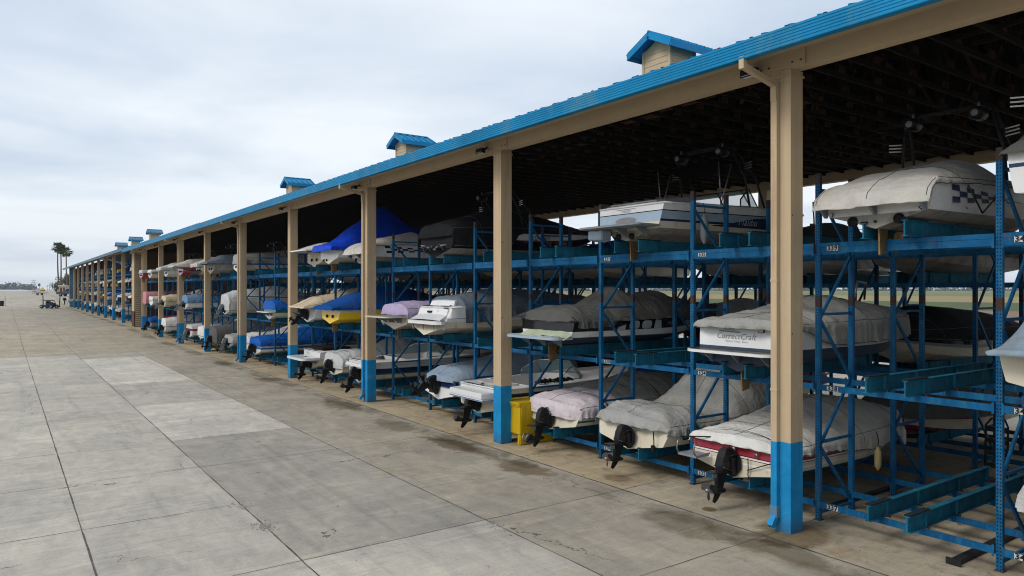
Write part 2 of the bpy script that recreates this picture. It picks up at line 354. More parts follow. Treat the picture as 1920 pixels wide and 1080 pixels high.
for j in range(len(YJ) - 1):
    for i in range(len(XJ) - 1):
        x0, x1, y0, y1 = XJ[i], XJ[i + 1], YJ[j], YJ[j + 1]; o = len(vs)
        vs += [(x0, y0, gz(y0)), (x1, y0, gz(y0)), (x1, y1, gz(y1)), (x0, y1, gz(y1))]; fs.append((o, o + 1, o + 2, o + 3))
        r = rt.uniform(-.045, .045); xm, ym = (x0 + x1) / 2, (y0 + y1) / 2; wv = 0.
        if xm < 3.52: tv = .60 + r * 1.6
        elif xm < 6.69: tv = (.92 if 20 < ym < 27 else .55 if 27 < ym < 33.5 else 1. if 33 < ym < 47 else .60 if ym < 10.2 else .30) + r * 1.4
        elif xm < 9.88: tv = (.62 if ym < 3.8 else .30) + r; wv = .22
        elif xm < 22.7: tv = (.46 if xm < 13.2 else .08) + r; wv = .85 if ym > 9 else .5  # inner slabs get a darker tone, painting in the shade deep under the roof
        else: tv = .70 + r; wv = .25
        if ym > 50 and xm < 9.88: tv = .34 + r * .6; wv = .4
        if ym > 47 and ym < 51: tv += .12
        if 78 < ym < 153 and xm < 9.88: tv = .26 + r * .5; wv = .25
        if ym > 153: tv = .42 + r; wv = .1
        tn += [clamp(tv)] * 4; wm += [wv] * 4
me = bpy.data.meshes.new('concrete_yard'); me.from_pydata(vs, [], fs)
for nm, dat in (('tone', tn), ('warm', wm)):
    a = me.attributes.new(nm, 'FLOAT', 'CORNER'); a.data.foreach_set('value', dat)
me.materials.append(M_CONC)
kind(link('concrete_yard', me), 'structure')
jm = MB(); rj = random.Random(5)
def jline(pts, wd):
    L, R = [], []
    for k, (x, y) in enumerate(pts):
        a = Vector(pts[max(k - 1, 0)]); b = Vector(pts[min(k + 1, len(pts) - 1)]); d = (b - a).normalized(); nn = Vector((-d.y, d.x)) * wd * rj.uniform(.5, 1.25) / 2
        z = gz(y) + .004; L.append((x + nn.x, y + nn.y, z)); R.append((x - nn.x, y - nn.y, z))
    jm.grid([L, R], M_JOINT, False)
for x in XJ[3:15]:
    ys = []; y = -12.
    while y < 153: ys.append(y); y += .35 if y < 30 else 1.7 if y < 64 else 100
    ys = [q for q in ys if q <= 64] + [78, 110, 153]
    jline([(x + .012 * fb(q * 2.1, x), q) for q in ys], .025 if x in (1.03, 3.52) else .022 if x < 9 else .04 if abs(x - 9.88) < .01 else .015)
for y in YJ[2:24]:
    for i in range(3, len(XJ) - 3):
        if rj.random() < .3: continue
        x0, x1 = XJ[i], XJ[i + 1]; n = 8
        jline([(lerp(x0, x1, k / n), y + .01 * fb(lerp(x0, x1, k / n) * 2, y)) for k in range(n + 1)], .012)
kind(jm.build('concrete_joint_lines', fix=False), 'structure')
# crumbled concrete at two joint crossings
gb = MB()
for cx0, cy0, nn in ((3.5, 12.05, 170), (3.5, 13.4, 60), (6.7, 9.9, 50)):
    for k in range(nn):
        a = rj.uniform(0, 6.28); r = abs(rj.gauss(0, .13)); x, y = cx0 + math.cos(a) * r * .7, cy0 + math.sin(a) * r * 1.2; q = rj.uniform(.006, .017)
        gb.add([(x - q, y - q * .6, .003), (x + q, y - q, .003), (x + q * .6, y + q, .003), (x - q, y + q, .003), (x, y, q * 1.3)], [(0, 1, 4), (1, 2, 4), (2, 3, 4), (3, 0, 4)], M_BOTTOM)
o = gb.build('concrete_rubble'); kind(o, 'stuff')
o['label'] = 'loose crumbs of concrete lying along the broken slab joint'
lm = MB(); rl = random.Random(77)
for k in range(170):
    x, y = rl.choice((rl.uniform(3.6, 10.5), rl.gauss(9.7, .5))), rl.uniform(3, 40); q = rl.uniform(.012, .03); a = rl.uniform(0, 6.28); c_, s_ = math.cos(a) * q, math.sin(a) * q
    lm.add([(x - c_, y - s_, .006), (x + s_ * .5, y - c_ * .5, .012), (x + c_, y + s_, .008), (x - s_ * .5, y + c_ * .5, .016)], [(0, 1, 2, 3)], rl.choice((M_RUSTP, paint('dry_leaf', (.30, .17, .05), .9), M_BOTTOM)))
o = lm.build('fallen_leaves', fix=False); kind(o, 'stuff'); o['label'] = 'scattered small dry leaves and crumbs on the concrete'
def field_mat():
    t = NT('field_soil'); geo = t.n('ShaderNodeNewGeometry').outputs['Position']; s = t.n('ShaderNodeSeparateXYZ', i0=geo); X = s.outputs[0]
    n = t.noise(geo, .05, 6, .7); n2 = t.noise(t.sc(geo, (1, .06, 1)), .5, 5, .6); X = t.math('ADD', X, t.math('MULTIPLY', n, 6.))
    c = t.mix(n2, (.16, .105, .08, 1), (.27, .19, .15, 1))
    gr = t.mix(n2, (.06, .085, .035, 1), (.11, .13, .06, 1)); ye = t.mix(n2, (.24, .18, .09, 1), (.30, .25, .13, 1))
    c = t.mix(t.math('GREATER_THAN', X, 150.), c, gr); c = t.mix(t.math('GREATER_THAN', X, 240.), c, ye)
    c = t.mix(t.math('GREATER_THAN', X, 430.), c, t.mix(n2, (.12, .16, .05, 1), (.2, .19, .09, 1)))
    v = t.mix(n, (.30, .27, .22, 1), (.42, .38, .31, 1)); c = t.mix(t.math('LESS_THAN', X, 62.), c, v)
    dry = t.ramp(t.noise(geo, .9, 4, .7), .5, .6)
    c = t.mix(t.math('MULTIPLY', t.math('MULTIPLY', dry, t.math('LESS_THAN', X, 72.)), t.math('GREATER_THAN', X, 58.)), c, ye)
    return t.out(c, .95, 0., t.bump(t.noise(geo, 3., 5, .7), .4, .05), .1)
fm = MB(); fm.add([(-5000, -3000, -.03), (5000, -3000, -.03), (5000, 6000, -.03), (-5000, 6000, -.03)], [(0, 1, 2, 3)], field_mat())
kind(fm.build('field', fix=False), 'structure')
wmt = paint('river_water', (.20, .26, .30), .15, .1, .01, .05, spec=.6)
wm_ = MB(); wm_.add([(-900, 640, 2.72), (16, 640, 2.72), (60, 3500, 2.72), (-900, 3500, 2.72)], [(0, 1, 2, 3)], wmt); kind(wm_.build('river_water', fix=False), 'structure')

# ------------------------------------------------------------------ sheds
XP0, XP1 = 10.27, 10.60          # street posts
XF0, XF1 = 21.28, 21.62          # posts of the far side
XG, XR, ZR = 9.35, 15.96, 9.72   # gutter, ridge, ridge height
ZB = 7.46                        # underside of eave beam
ORD = 'first second third fourth fifth sixth seventh eighth ninth tenth eleventh twelfth thirteenth fourteenth fifteenth sixteenth seventeenth eighteenth nineteenth twentieth'.split()
def two_tone():
    t = NT('two_tone_post_paint'); co = t.coord(); geo = t.n('ShaderNodeNewGeometry').outputs['Position']; z = t.n('ShaderNodeSeparateXYZ', i0=co).outputs[2]
    gr = t.noise(t.sc(geo, (14., 14., .5)), 1., 5, .6, .4); bl = t.noise(geo, 2., 5, .7); fi = t.noise(geo, 34., 4, .7)
    run = t.noise(t.sc(geo, (5., 5., .22)), 1.3, 5, .65, .3)
    be = t.mix(t.ramp(gr, .3, .7), c4(BEIGE, .90), c4(BEIGE, 1.07)); be = t.mix(t.math('MULTIPLY', t.ramp(run, .54, .72), .5), be, (.27, .17, .085, 1))
    be = t.mix(t.math('MULTIPLY', t.ramp(bl, .50, .68), .22), be, (.62, .52, .38, 1))
    bu = t.mix(t.ramp(bl, .32, .68), (.008, .19, .42, 1), (.020, .27, .55, 1)); bu = t.mix(t.math('MULTIPLY', t.ramp(run, .52, .68), .5), bu, (.015, .12, .24, 1))
    bu = t.mix(t.math('MULTIPLY', t.ramp(t.math('ADD', t.math('MULTIPLY', fi, .6), t.math('MULTIPLY', bl, .4)), .60, .65), .75), bu, (.36, .40, .40, 1))
    foot = t.math('MULTIPLY', t.ramp(z, .30, .02), t.ramp(fi, .25, .6)); bu = t.mix(t.math('MULTIPLY', foot, .6), bu, (.07, .06, .045, 1))
    ln = t.math('GREATER_THAN', t.math('ADD', z, t.math('MULTIPLY', t.math('SUBTRACT', fi, .5), .03)), 1.46)
    return t.out(t.mix(ln, bu, be), .75, 0., t.bump(t.math('ADD', gr, t.math('MULTIPLY', fi, .4)), .3, .008), .12)
M_TWO = two_tone()
def post_mesh(h, spout, z0=0.):
    m = MB(); m.box(XP0, XP1, 0, .345, z0, h, M_TWO)
    m.box(XP0 - .02, XP1 + .02, -.02, .365, h - .11, h - .075, M_BEIGE)
    for z in (3.2, 5.1): m.box(XP0 + .02, XP0 + .05, -.004, 0, z, z + .03, M_RUSTP)
    # cap board and drip moulding under the beam
    return m
def spout_mesh():
    m = MB(); y0, y1, x0, x1 = .20, .31, XP0 - .085, XP0 - .003
    m.box(x0, x1, y0, y1, .22, 6.98, M_TWO)
    m.box(XG + .0, XG + .09, .21, .30, ZB - .10, ZB + .09, M_BEIGE); m.bar((XG + .05, .255, ZB - .05), (XP0 - .05, .255, 7.24), .085, .085, M_BEIGE); m.box(XP0 - .10, XP0 - .004, .205, .305, 6.97, 7.28, M_BEIGE)
    m.bar((XP0 - .04, .255, .27), (XP0 - .17, .255, .10), .10, .085, M_BLUE)
    m.box(x0 - .006, x1, y0 - .008, y1 + .008, 4.05, 4.09, M_BEIGE); m.box(x0 - .006, x1, y0 - .008, y1 + .008, 2.28, 2.32, M_BEIGE); m.box(x0 - .012, x1, y0 - .01, y1 + .01, .24, .42, M_TRIM_OLD)
    return m
def flood_mesh():
    m = MB(); m.box(-.10, .02, -.14, .14, -.05, .07, M_BLACKM); m.bar((.0, 0, .02), (.16, 0, .12), .05, .05, M_BLACKM)
    m.add([(-.115, -.12, -.035), (-.115, .12, -.035), (-.02, .12, -.062), (-.02, -.12, -.062)], [(0, 1, 2, 3)], M_GLOW)
    return m
def gutter(m, y0, y1, z0, dz, mat):
    prof = [(XG + .03, z0 - .005), (XG, z0)]
    n = 6; hh = .275 + dz
    for k in range(n):
        a, b = z0 + hh * k / n, z0 + hh * (k + 1) / n
        prof += [(XG - .004, a + .012), (XG - .004, b - .012), (XG + .005, b - .004), (XG + .005, b + .004)]
    prof += [(XG + .02, z0 + hh + .01), (XG + .13, z0 + hh + .008), (XG + .13, z0 - .005)]
    m.prism(prof, 'y', y0, y1, mat)
def roof_sheet(m, y0, y1, mat, step, zoff=0.):
    z0 = 7.80 + zoff; zr = ZR + zoff
    for sx, xe in ((1, XG + .06), (-1, 2 * XR - XG - .06)):
        m.add([(xe, y0, z0), (XR, y0, zr), (XR, y1, zr), (xe, y1, z0), (xe, y0, z0 - .05), (XR, y0, zr - .05), (XR, y1, zr - .05), (xe, y1, z0 - .05)],
              [(0, 1, 2, 3), (7, 6, 5, 4), (0, 3, 7, 4), (0, 4, 5, 1), (3, 2, 6, 7)], mat)
        y = y0 + .3
        while y < y1 - .1:
            m.bar((xe, y, z0 + .012), (XR, y, zr + .012), .035, .03, mat); y += step
    m.tube([(XR, y0, zr + .03), (XR, y1, zr + .03)], .07, mat, 6)
M_GUSS = paint('raw_timber', (.050, .027, .015), .85, .5, 3.)
def truss_mesh():
    m = MB(); zb = 7.58; zt = lambda x: 7.72 + (ZR - 7.8) * (1 - abs(x - XR) / (XR - XG))
    m.box(XP0 + .30, 2 * XR - XG - .1, -.02, .02, zb - .045, zb + .045, M_WOOD)
    for s in (-1, 1): m.bar((XR + s * (XR - XG - .1), 0, 7.71), (XR, 0, ZR - .1), .04, .09, M_WOOD)
    n = 9; xs = [lerp(XP0 + .2, 2 * XR - XP0 - .2, i / n) for i in range(n + 1)]
    for i in range(n):
        xm = (xs[i] + xs[i + 1]) / 2
        m.bar((xs[i], 0, zb + .045), (xm, 0, zt(xm) - .02), .035, .07, M_WOOD); m.bar((xm, 0, zt(xm) - .02), (xs[i + 1], 0, zb + .045), .035, .07, M_WOOD)
        m.box(xs[i] - .09, xs[i] + .09, -.024, .024, zb + .05, zb + .17, M_GUSS)
    return m
def cupola(parent, y, label=None, zo=0., mat=M_TRIM, mroof=M_TRIM):
    m = MB(); x0, x1, y0, y1, zt = 15.4, 16.5, y - .55, y + .55, 10.9
    for k in range(9):          # lapped boards
        a = 9.45 + k * .165; q = .012
        m.add([(x0 + .03 - q, y0 + .03 - q, a), (x1 - .03 + q, y0 + .03 - q, a), (x1 - .03 + q, y1 - .03 + q, a), (x0 + .03 - q, y1 - .03 + q, a),
               (x0 + .03, y0 + .03, a + .165), (x1 - .03, y0 + .03, a + .165), (x1 - .03, y1 - .03, a + .165), (x0 + .03, y1 - .03, a + .165)],
              [(0, 1, 5, 4), (1, 2, 6, 5), (2, 3, 7, 6), (3, 0, 4, 7), (0, 3, 2, 1)], M_BEIGE)
    for xx in (x0, x1 - .07):
        for yy in (y0, y1 - .07): m.box(xx, xx + .07, yy, yy + .07, 9.4, zt, M_BEIGE)
    m.prism([(y0 + .02, zt - .05), (y1 - .02, zt - .05), (y, 11.16)], 'x', x0 + .02, x1 - .02, M_BEIGE)
    o = m.build('cupola', parent, (0, 0, zo))
    r = MB(); xa, xb, ov = 15.08, 16.88, .84
    zp, ze = 11.29, 10.87
    for s in (-1, 1):
        r.add([(xa, y, zp), (xb, y, zp), (xb, y + s * ov, ze), (xa, y + s * ov, ze), (xa, y, zp - .04), (xb, y, zp - .04), (xb, y + s * ov, ze - .04), (xa, y + s * ov, ze - .04)],
              [(0, 1, 2, 3), (7, 6, 5, 4), (1, 5, 6, 2), (0, 3, 7, 4)], mroof)
        r.box(xa, xb, y + s * ov - .015, y + s * ov + .015, ze - .17, ze + .015, mat)
        for xx in (xa + .01, xb - .01): r.bar((xx, y, zp - .075), (xx, y + s * ov, ze - .075), .035, .18, mat)
        for k in range(6):
            xx = lerp(xa + .05, xb - .05, k / 5); r.bar((xx, y, zp + .035), (xx, y + s * (ov + .02), ze + .035), .035, .07, mat)
    r.tube([(xa, y, zp + .03), (xb, y, zp + .03)], .045, mat, 6)
    r.build('cupola_roof', o)
    return o

SY = [6.79 + 8.2 * k for k in range(-2, 9)]
shed = thing('boat_shed', 'long open boat shed with bright blue gutter, beige posts painted blue at the foot', 'shed', (XP0, 6.79, 0))
OFF = Vector((-XP0, -6.79, 0))
def part(mb, name, parent, extra=(0, 0, 0), **k): return mb.build(name, parent, OFF + Vector(extra), **k)
pm = post_mesh(ZB, False); sm_ = spout_mesh(); fl = flood_mesh()
p0 = part(pm, 'post', shed, (0, SY[0], 0), bevel=.008); s0 = None; f0 = None
for k, y in enumerate(SY):
    if k: p = p0.copy(); COL.objects.link(p); p.location = OFF + Vector((0, y, 0))
    else: p = p0
    if k % 2 == 0 and k:
        if s0 is None: s0 = sm_.build('downspout', p)
        else: c = s0.copy(); COL.objects.link(c); c.parent = p
    if k > 1:
        if f0 is None: f0 = fl.build('floodlight', shed)
        else: f0 = f0.copy(); COL.objects.link(f0)
        f0.location = OFF + Vector((XP0 - .18, y + .62, ZB + .03))
Y0, Y1 = SY[0] - 1., 79.2
m = MB()
for a, b in zip(SY, SY[1:] + [80.6]):
    m.box(XP0 + .01, XP1 - .06, a + .172, b + .166, ZB, 7.93, M_BEIGE)
    m.box(XP0 - .012, XP0 + .006, a - .26, a + .60, ZB + .015, 7.86, M_BEIGE)
    for q in (-.2, -.05, .38, .53):
        for zz in (7.54, 7.78): m.box(XP0 - .024, XP0 - .012, a + q, a + q + .025, zz, zz + .025, M_RUSTP)
m.box(XG + .135, XP0 + .02, Y0, 79., 7.735, 7.75, M_BEIGE)
part(m, 'eave_beam', shed)
m = MB()
for a, b in zip(SY, SY[1:] + [80.6]): m.box(XF0 + .03, XF1 - .03, a + .172, b + .166, ZB - .15, 7.62, M_BEIGE)
m.box(XF1 + .75, XF1 + .80, Y0, Y1, 7.50, 7.74, M_TRIM)
part(m, 'far_beam', shed)
m = MB(); m.box(XF0, XF1, 0, .345, 1.46, ZB - .15, M_BEIGE); m.box(XF0 - .001, XF1 + .001, -.001, .346, 0, 1.46, M_BLUE)
q0 = part(m, 'post', shed, (0, SY[0], 0), bevel=.008)
for y in SY[1:]: q = q0.copy(); COL.objects.link(q); q.location = OFF + Vector((0, y, 0))
m = MB(); gutter(m, Y0, 45.6, 7.505, 0, M_TRIM); gutter(m, 45.6, Y1, 7.50, .05, M_TRIM)
y = Y0 + .4
while y < Y1 - .5: m.box(XG + .035, XG + .115, y, y + .05, 7.784 if y < 45 else 7.83, 7.815 if y < 45 else 7.86, M_BLACKM); y += .61
part(m, 'rain_gutter', shed)
m = MB(); roof_sheet(m, Y0, Y1, M_TRIM, .46); part(m, 'roof', shed, bevel=0)
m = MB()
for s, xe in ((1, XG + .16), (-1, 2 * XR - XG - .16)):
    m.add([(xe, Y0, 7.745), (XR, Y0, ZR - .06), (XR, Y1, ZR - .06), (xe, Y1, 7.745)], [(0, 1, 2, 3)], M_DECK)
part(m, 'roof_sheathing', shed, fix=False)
tr = part(truss_mesh(), 'roof_truss', shed, (0, 2.5, 0))
for k in range(1, 100):
    q = tr.copy(); COL.objects.link(q); q.location = OFF + Vector((0, 2.5 + .61 * k, 0))
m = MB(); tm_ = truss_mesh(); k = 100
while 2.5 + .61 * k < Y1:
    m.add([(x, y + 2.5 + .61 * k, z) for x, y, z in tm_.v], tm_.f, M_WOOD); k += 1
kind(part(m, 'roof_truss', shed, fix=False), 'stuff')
for k in range(3): o = cupola(shed, 14.55 + 16.4 * k); o.location = OFF
m = MB(); rk = random.Random(8)
for _ in range(420):
    x, y = rk.uniform(XP0 + .6, 2 * XR - XP0 - .6), 3 + 48 * rk.random() ** 1.6; zt_ = 7.75 + (ZR - 7.9) * (1 - abs(x - XR) / (XR - XG)); a = rk.random()
    if a < .45: p_, q_ = (x, y, 7.66), (x + rk.uniform(-.25, .25), y + rk.choice((-.61, .61)), zt_ - .1)
    elif a < .75: p_, q_ = (x, y, rk.uniform(7.66, zt_)), (x + rk.uniform(.4, 1.1), y, rk.uniform(7.66, zt_))
    else: p_, q_ = (x, y, 7.64), (x + rk.uniform(-.1, .1), y + 1.22, 7.64)
    m.bar(p_, q_, .03, .07, rk.choice((M_WOOD, M_WOOD, M_GUSS, M_BROWN)))
o = part(m, 'roof_bracing', shed, fix=False); kind(o, 'stuff')
# end wall pier and inner partition between the two sheds
wall = thing('siding_wall', 'beige lap siding wall pier between the two boat sheds, rust red at its foot', 'wall', (10.3, 77.5, gz(77.5)))
WO = Vector((-10.3, -77.5, -gz(77.5)))
m = MB(); g0 = gz(77.5)
m.box(10.30, 11.02, 77.5, 79.0, g0, 7.6, M_BEIGE)
k = 0
while g0 + .05 + k * .19 < 7.3:
    a = g0 + .05 + k * .19
    m.add([(10.30, 77.40, a + .03), (11.02, 77.40, a + .03), (11.02, 77.48, a + .19), (10.30, 77.48, a + .19), (10.30, 77.497, a + .03), (11.02, 77.497, a + .03)], [(0, 1, 2, 3), (0, 4, 5, 1), (0, 3, 4), (1, 5, 2)], M_BEIGE); m.box(10.30, 11.02, 77.43, 77.5, a - .004, a + .018, M_BROWN); k += 1  # brown strip below each lap paints in its shadow line
for xx in (10.21, 11.02): m.box(xx, xx + .09, 77.44, 77.6, g0 + (1.5 if xx < 10.5 else 0), 7.45, M_BEIGE)
m.box(10.205, 10.305, 77.43, 79.0, g0, g0 + 1.5, M_RUSTP); m.box(10.21, 10.30, 77.6, 79.0, g0 + 1.5, 7.6, M_BEIGE)
m.build('siding', wall, WO)
m = MB(); m.prism([(11.11, g0), (21.3, g0), (21.3, 7.55), (XR, 9.4), (11.11, 7.7)], 'y', 77.7, 77.9, M_BROWN); m.build('partition', wall, WO)

# the farther shed, its roof dull with age, on slightly higher ground
FY = [86.7 + 8.25 * k for k in range(9)]; FZ = .38
shed2 = thing('boat_shed', 'farther boat shed beyond the siding wall with dull weathered roof and close set posts', 'shed', (XP0, FY[0], gz(FY[0])))
O2 = Vector((-XP0, -FY[0], -gz(FY[0]))); ZOF = .42
pp = None
for y in FY:
    g = gz(y) + .0
    if pp is None: pp = post_mesh(ZB + ZOF - g + .0, False).build('post', shed2)
    else: pp = pp.copy(); COL.objects.link(pp)
    pp.location = O2 + Vector((0, y, g))
def part2(mb, name, extra=(0, 0, 0)): return mb.build(name, shed2, O2 + Vector(extra))
m = MB(); m.box(XP0 + .01, XP1 - .06, 79.1, 160, ZB + ZOF, 7.70 + ZOF, M_BEIGE); m.box(XF0, XF1, 79.1, 160, ZB + ZOF, 7.7 + ZOF, M_BEIGE); part2(m, 'eave_beam')
m = MB(); gutter(m, 79.3, 166, 7.50 + ZOF * .4, .0, M_TRIM_OLD); part2(m, 'rain_gutter')
m = MB(); roof_sheet(m, 79.3, 166, M_TRIM_OLD, 1.2, ZOF * .4); part2(m, 'roof')
m = MB(); m.prism([(XP0 + .5, .4), (21.3, .4), (21.3, 7.7), (XR, 9.6), (XP0 + .5, 7.7)], 'y', 157.2, 157.5, M_BROWN); m.box(XP0 - .35, XP0 + .5, 156.8, 157.5, .4, 7.9, M_TRIM_OLD); part2(m, 'end_wall')
m = MB()
for y in FY: m.box(XF0, XF1, y, y + .34, gz(y), 7.8, M_BEIGE)
part2(m, 'far_side_post')
for y in (103.2, 119.4, 135.6):
    o = cupola(shed2, y, zo=.35, mroof=M_TRIM_OLD); o.location = O2 + Vector((0, 0, .35))

# ------------------------------------------------------------------ racks
PITCH, RY0 = 2.73, 6.96
LV = (.29, 2.27, 4.61); LVB = (.29, 1.95, 4.02)
XA, XB_, XC, XD_ = 11.33, 12.36, 13.83, 14.95
BX = (17.35, 18.4, 19.85, 20.9)
def post_bm(h=5.9):
    m = MB(); m.box(-.037, .037, -.041, .041, 0, h, M_POST); m.box(-.06, .06, -.06, .06, 0, .012, M_RUSTP); return m
def brace_bm(x0, x1):
    m = MB(); ys = 0.
    for z in (.12, 1.32, 3.5, 5.62): m.bar((x0, ys, z), (x1, ys, z), .035, .045, M_RACK)
    zz = [.2, 1.25, 2.35, 3.42, 4.52, 5.55]; 
    for i in range(5):
        a, b = (x1, x0) if i % 2 == 0 else (x0, x1)
        m.bar((a, ys, zz[i]), (b, ys, zz[i + 1]), .035, .05, M_RACK)
    return m
def beam_bm(h, dbl):
    m = MB(); y0, y1 = .045, PITCH - .045
    m.prism([(-.026, -h / 2), (.026, -h / 2), (.026, h / 2 - .02), (.005, h / 2 - .02), (.005, h / 2), (-.026, h / 2)], 'y', y0, y1, M_RACK)
    for y in (.045, PITCH - .075): m.box(-.034, -.027, y, y + .03, -h / 2 - .03, h / 2 + .03, M_RACK)
    if dbl: m.box(-.03, .02, y0, y1, h / 2 + .004, h / 2 + .075, M_RACK)
    return m
def bunk_bm(L, h=.245):
    m = MB(); m.box(0, L, -.012, .012, .012, h - .012, M_BUNK); m.box(0, L, -.045, .045, h - .012, h, M_BUNK); m.box(0, L, -.045, .045, 0, .012, M_BUNK)
    m.box(.01, .62, -.048, .048, h + .001, h + .02, M_RUB)
    for x in (.5, 1.52, 3.0, L - .2): m.box(x, x + .012, -.05, .05, .013, h - .013, M_BUNK); m.box(x + .03, x + .06, -.075, .075, -.02, .02, M_RUSTP)
    return m
PROT = {}
def proto(key, fn):
    if key not in PROT:
        o = fn(); PROT[key] = o.data; nm = o.name; bpy.data.objects.remove(o)
    return PROT[key]
def child(name, key, fn, parent, loc):
    return link(name, proto(key, fn), parent, loc)
def plate(parent, num, x, y, z):
    m = MB(); m.box(-.006, 0, -.098, .098, -.042, .042, M_PLATEW)
    v, f = text_mesh(str(num), .115, 0, 1.1, .03)
    m.add([(-.009, -p.x, p.y) for p in v], f, M_PLATEK)
    for q in (-.035, .036): m.box(-.0075, -.0065, q - .0012, q + .0012, -.045, .045, M_PLATEK)
    m.build('number_plate', parent, (x, y, z), fix=False)
NF = 26
def front_rack(k, last=False):
    y = RY0 + PITCH * k
    num = 333 - 4 * k
    if k <= 5: lab = {-3: 'blue boat rack bay nearest the camera, mostly cut off by the picture edge'}.get(k, 'blue steel boat rack bay numbered %d, %d and %d on its beams' % (num, num + 1, num + 2))
    pb = k + 1; bay, sub = divmod(k, 3)
    if k < 0: where = 'bay %s the first beige post' % ('just before', 'second before', 'third before')[-k - 1]
    else: where = '%s bay beyond the %s beige post' % (ORD[sub], ORD[bay])
    lab = 'blue steel street side boat rack, ' + where
    r = thing('boat_rack', lab, 'boat rack', (XA, y, 0), 'boat racks on the street side')
    for x in (XA, XB_, XC, XD_): child('upright', 'post', lambda: post_bm().build('p'), r, (x - XA, 0, 0))
    for nm, a, b in (('bra', XA, XB_), ('brb', XC, XD_)): child('brace', nm, lambda a=a, b=b: brace_bm(a - XA + .03, b - XA - .03).build('p'), r, (0, 0, 0))
    for li, z in enumerate(LV):
        for x in (XA, XB_, XC, XD_):
            dbl = li == 2 and x < 11.5
            child('cross_beam', 'beam%d%d' % (li, dbl), lambda: beam_bm(.10, dbl).build('p'), r, (x - XA - .05, 0, z - (.03 if dbl else 0)))
        rb = random.Random(k * 7 + li)
        for s in (-1, 1):
            child('bunk', 'bunk', lambda: bunk_bm(4.3).build('p'), r, (-.5 + rb.uniform(-.06, .10), PITCH / 2 + s * .31 + rb.uniform(-.05, .05), z + .052 + (.05 if li == 2 else 0)))
    if -3 < k <= 1:
        for li, z in enumerate(LV): plate(r, num + li, -.082, PITCH - .30, z)
    return r
for k in range(-3, NF): front_rack(k)
def back_rack(k):
    y = RY0 + PITCH * k
    bay, sub = divmod(k, 3)
    where = ('%s before the first beige post' % ('bay just', 'bay second', 'bay third')[-k - 1]) if k < 0 else '%s bay past the %s beige post' % (ORD[sub], ORD[bay])
    r = thing('boat_rack', 'dim blue boat rack deep under the shed roof, ' + where, 'boat rack', (BX[0], y, 0), 'boat racks on the field side')
    for x in BX: child('upright', 'post', None, r, (x - BX[0], 0, 0))
    for nm, a, b in (('brc', BX[0], BX[1]), ('brd', BX[2], BX[3])): child('brace', nm, lambda a=a, b=b: brace_bm(a - BX[0] + .03, b - BX[0] - .03).build('p'), r, (0, 0, 0))
    for li, z in enumerate(LVB):
        for x in BX: child('cross_beam', 'beam00', None, r, (x - BX[0], 0, z))
        for s in (-1, 1): child('bunk', 'bunk', None, r, (-.35, PITCH / 2 + s * .31, z + .052))
    return r
for k in range(-3, 22): back_rack(k)
# racks of the farther shed, four tiers
def far_rack_mesh():
    m = MB(); P = 2.73
    for x in (0, 1.0, 2.5): m.box(x - .04, x + .04, -.05, .05, 0, 7.0, M_RACK)
    for z in (.3, 1.95, 3.6, 5.25):
        for x in (0, 1.0, 2.5): m.box(x - .03, x + .03, 0, P, z - .06, z + .06, M_RACK)
        for s in (-1, 1): m.box(-.5, 3.8, P / 2 + s * .4 - .05, P / 2 + s * .4 + .05, z + .07, z + .28, M_RACK)
    return m
frp = far_rack_mesh().build('boat_rack'); FARY = [79.4 + 2.73 * k for k in range(28)]
tag(frp, 'blue four tier rack bay between the close set posts of the farther shed', 'boat rack', 'four tier racks of the farther shed')
for i, y in enumerate(FARY):
    o = frp if i == 0 else frp.copy()
    if i: COL.objects.link(o)
    o.location = (XA, y, gz(y))

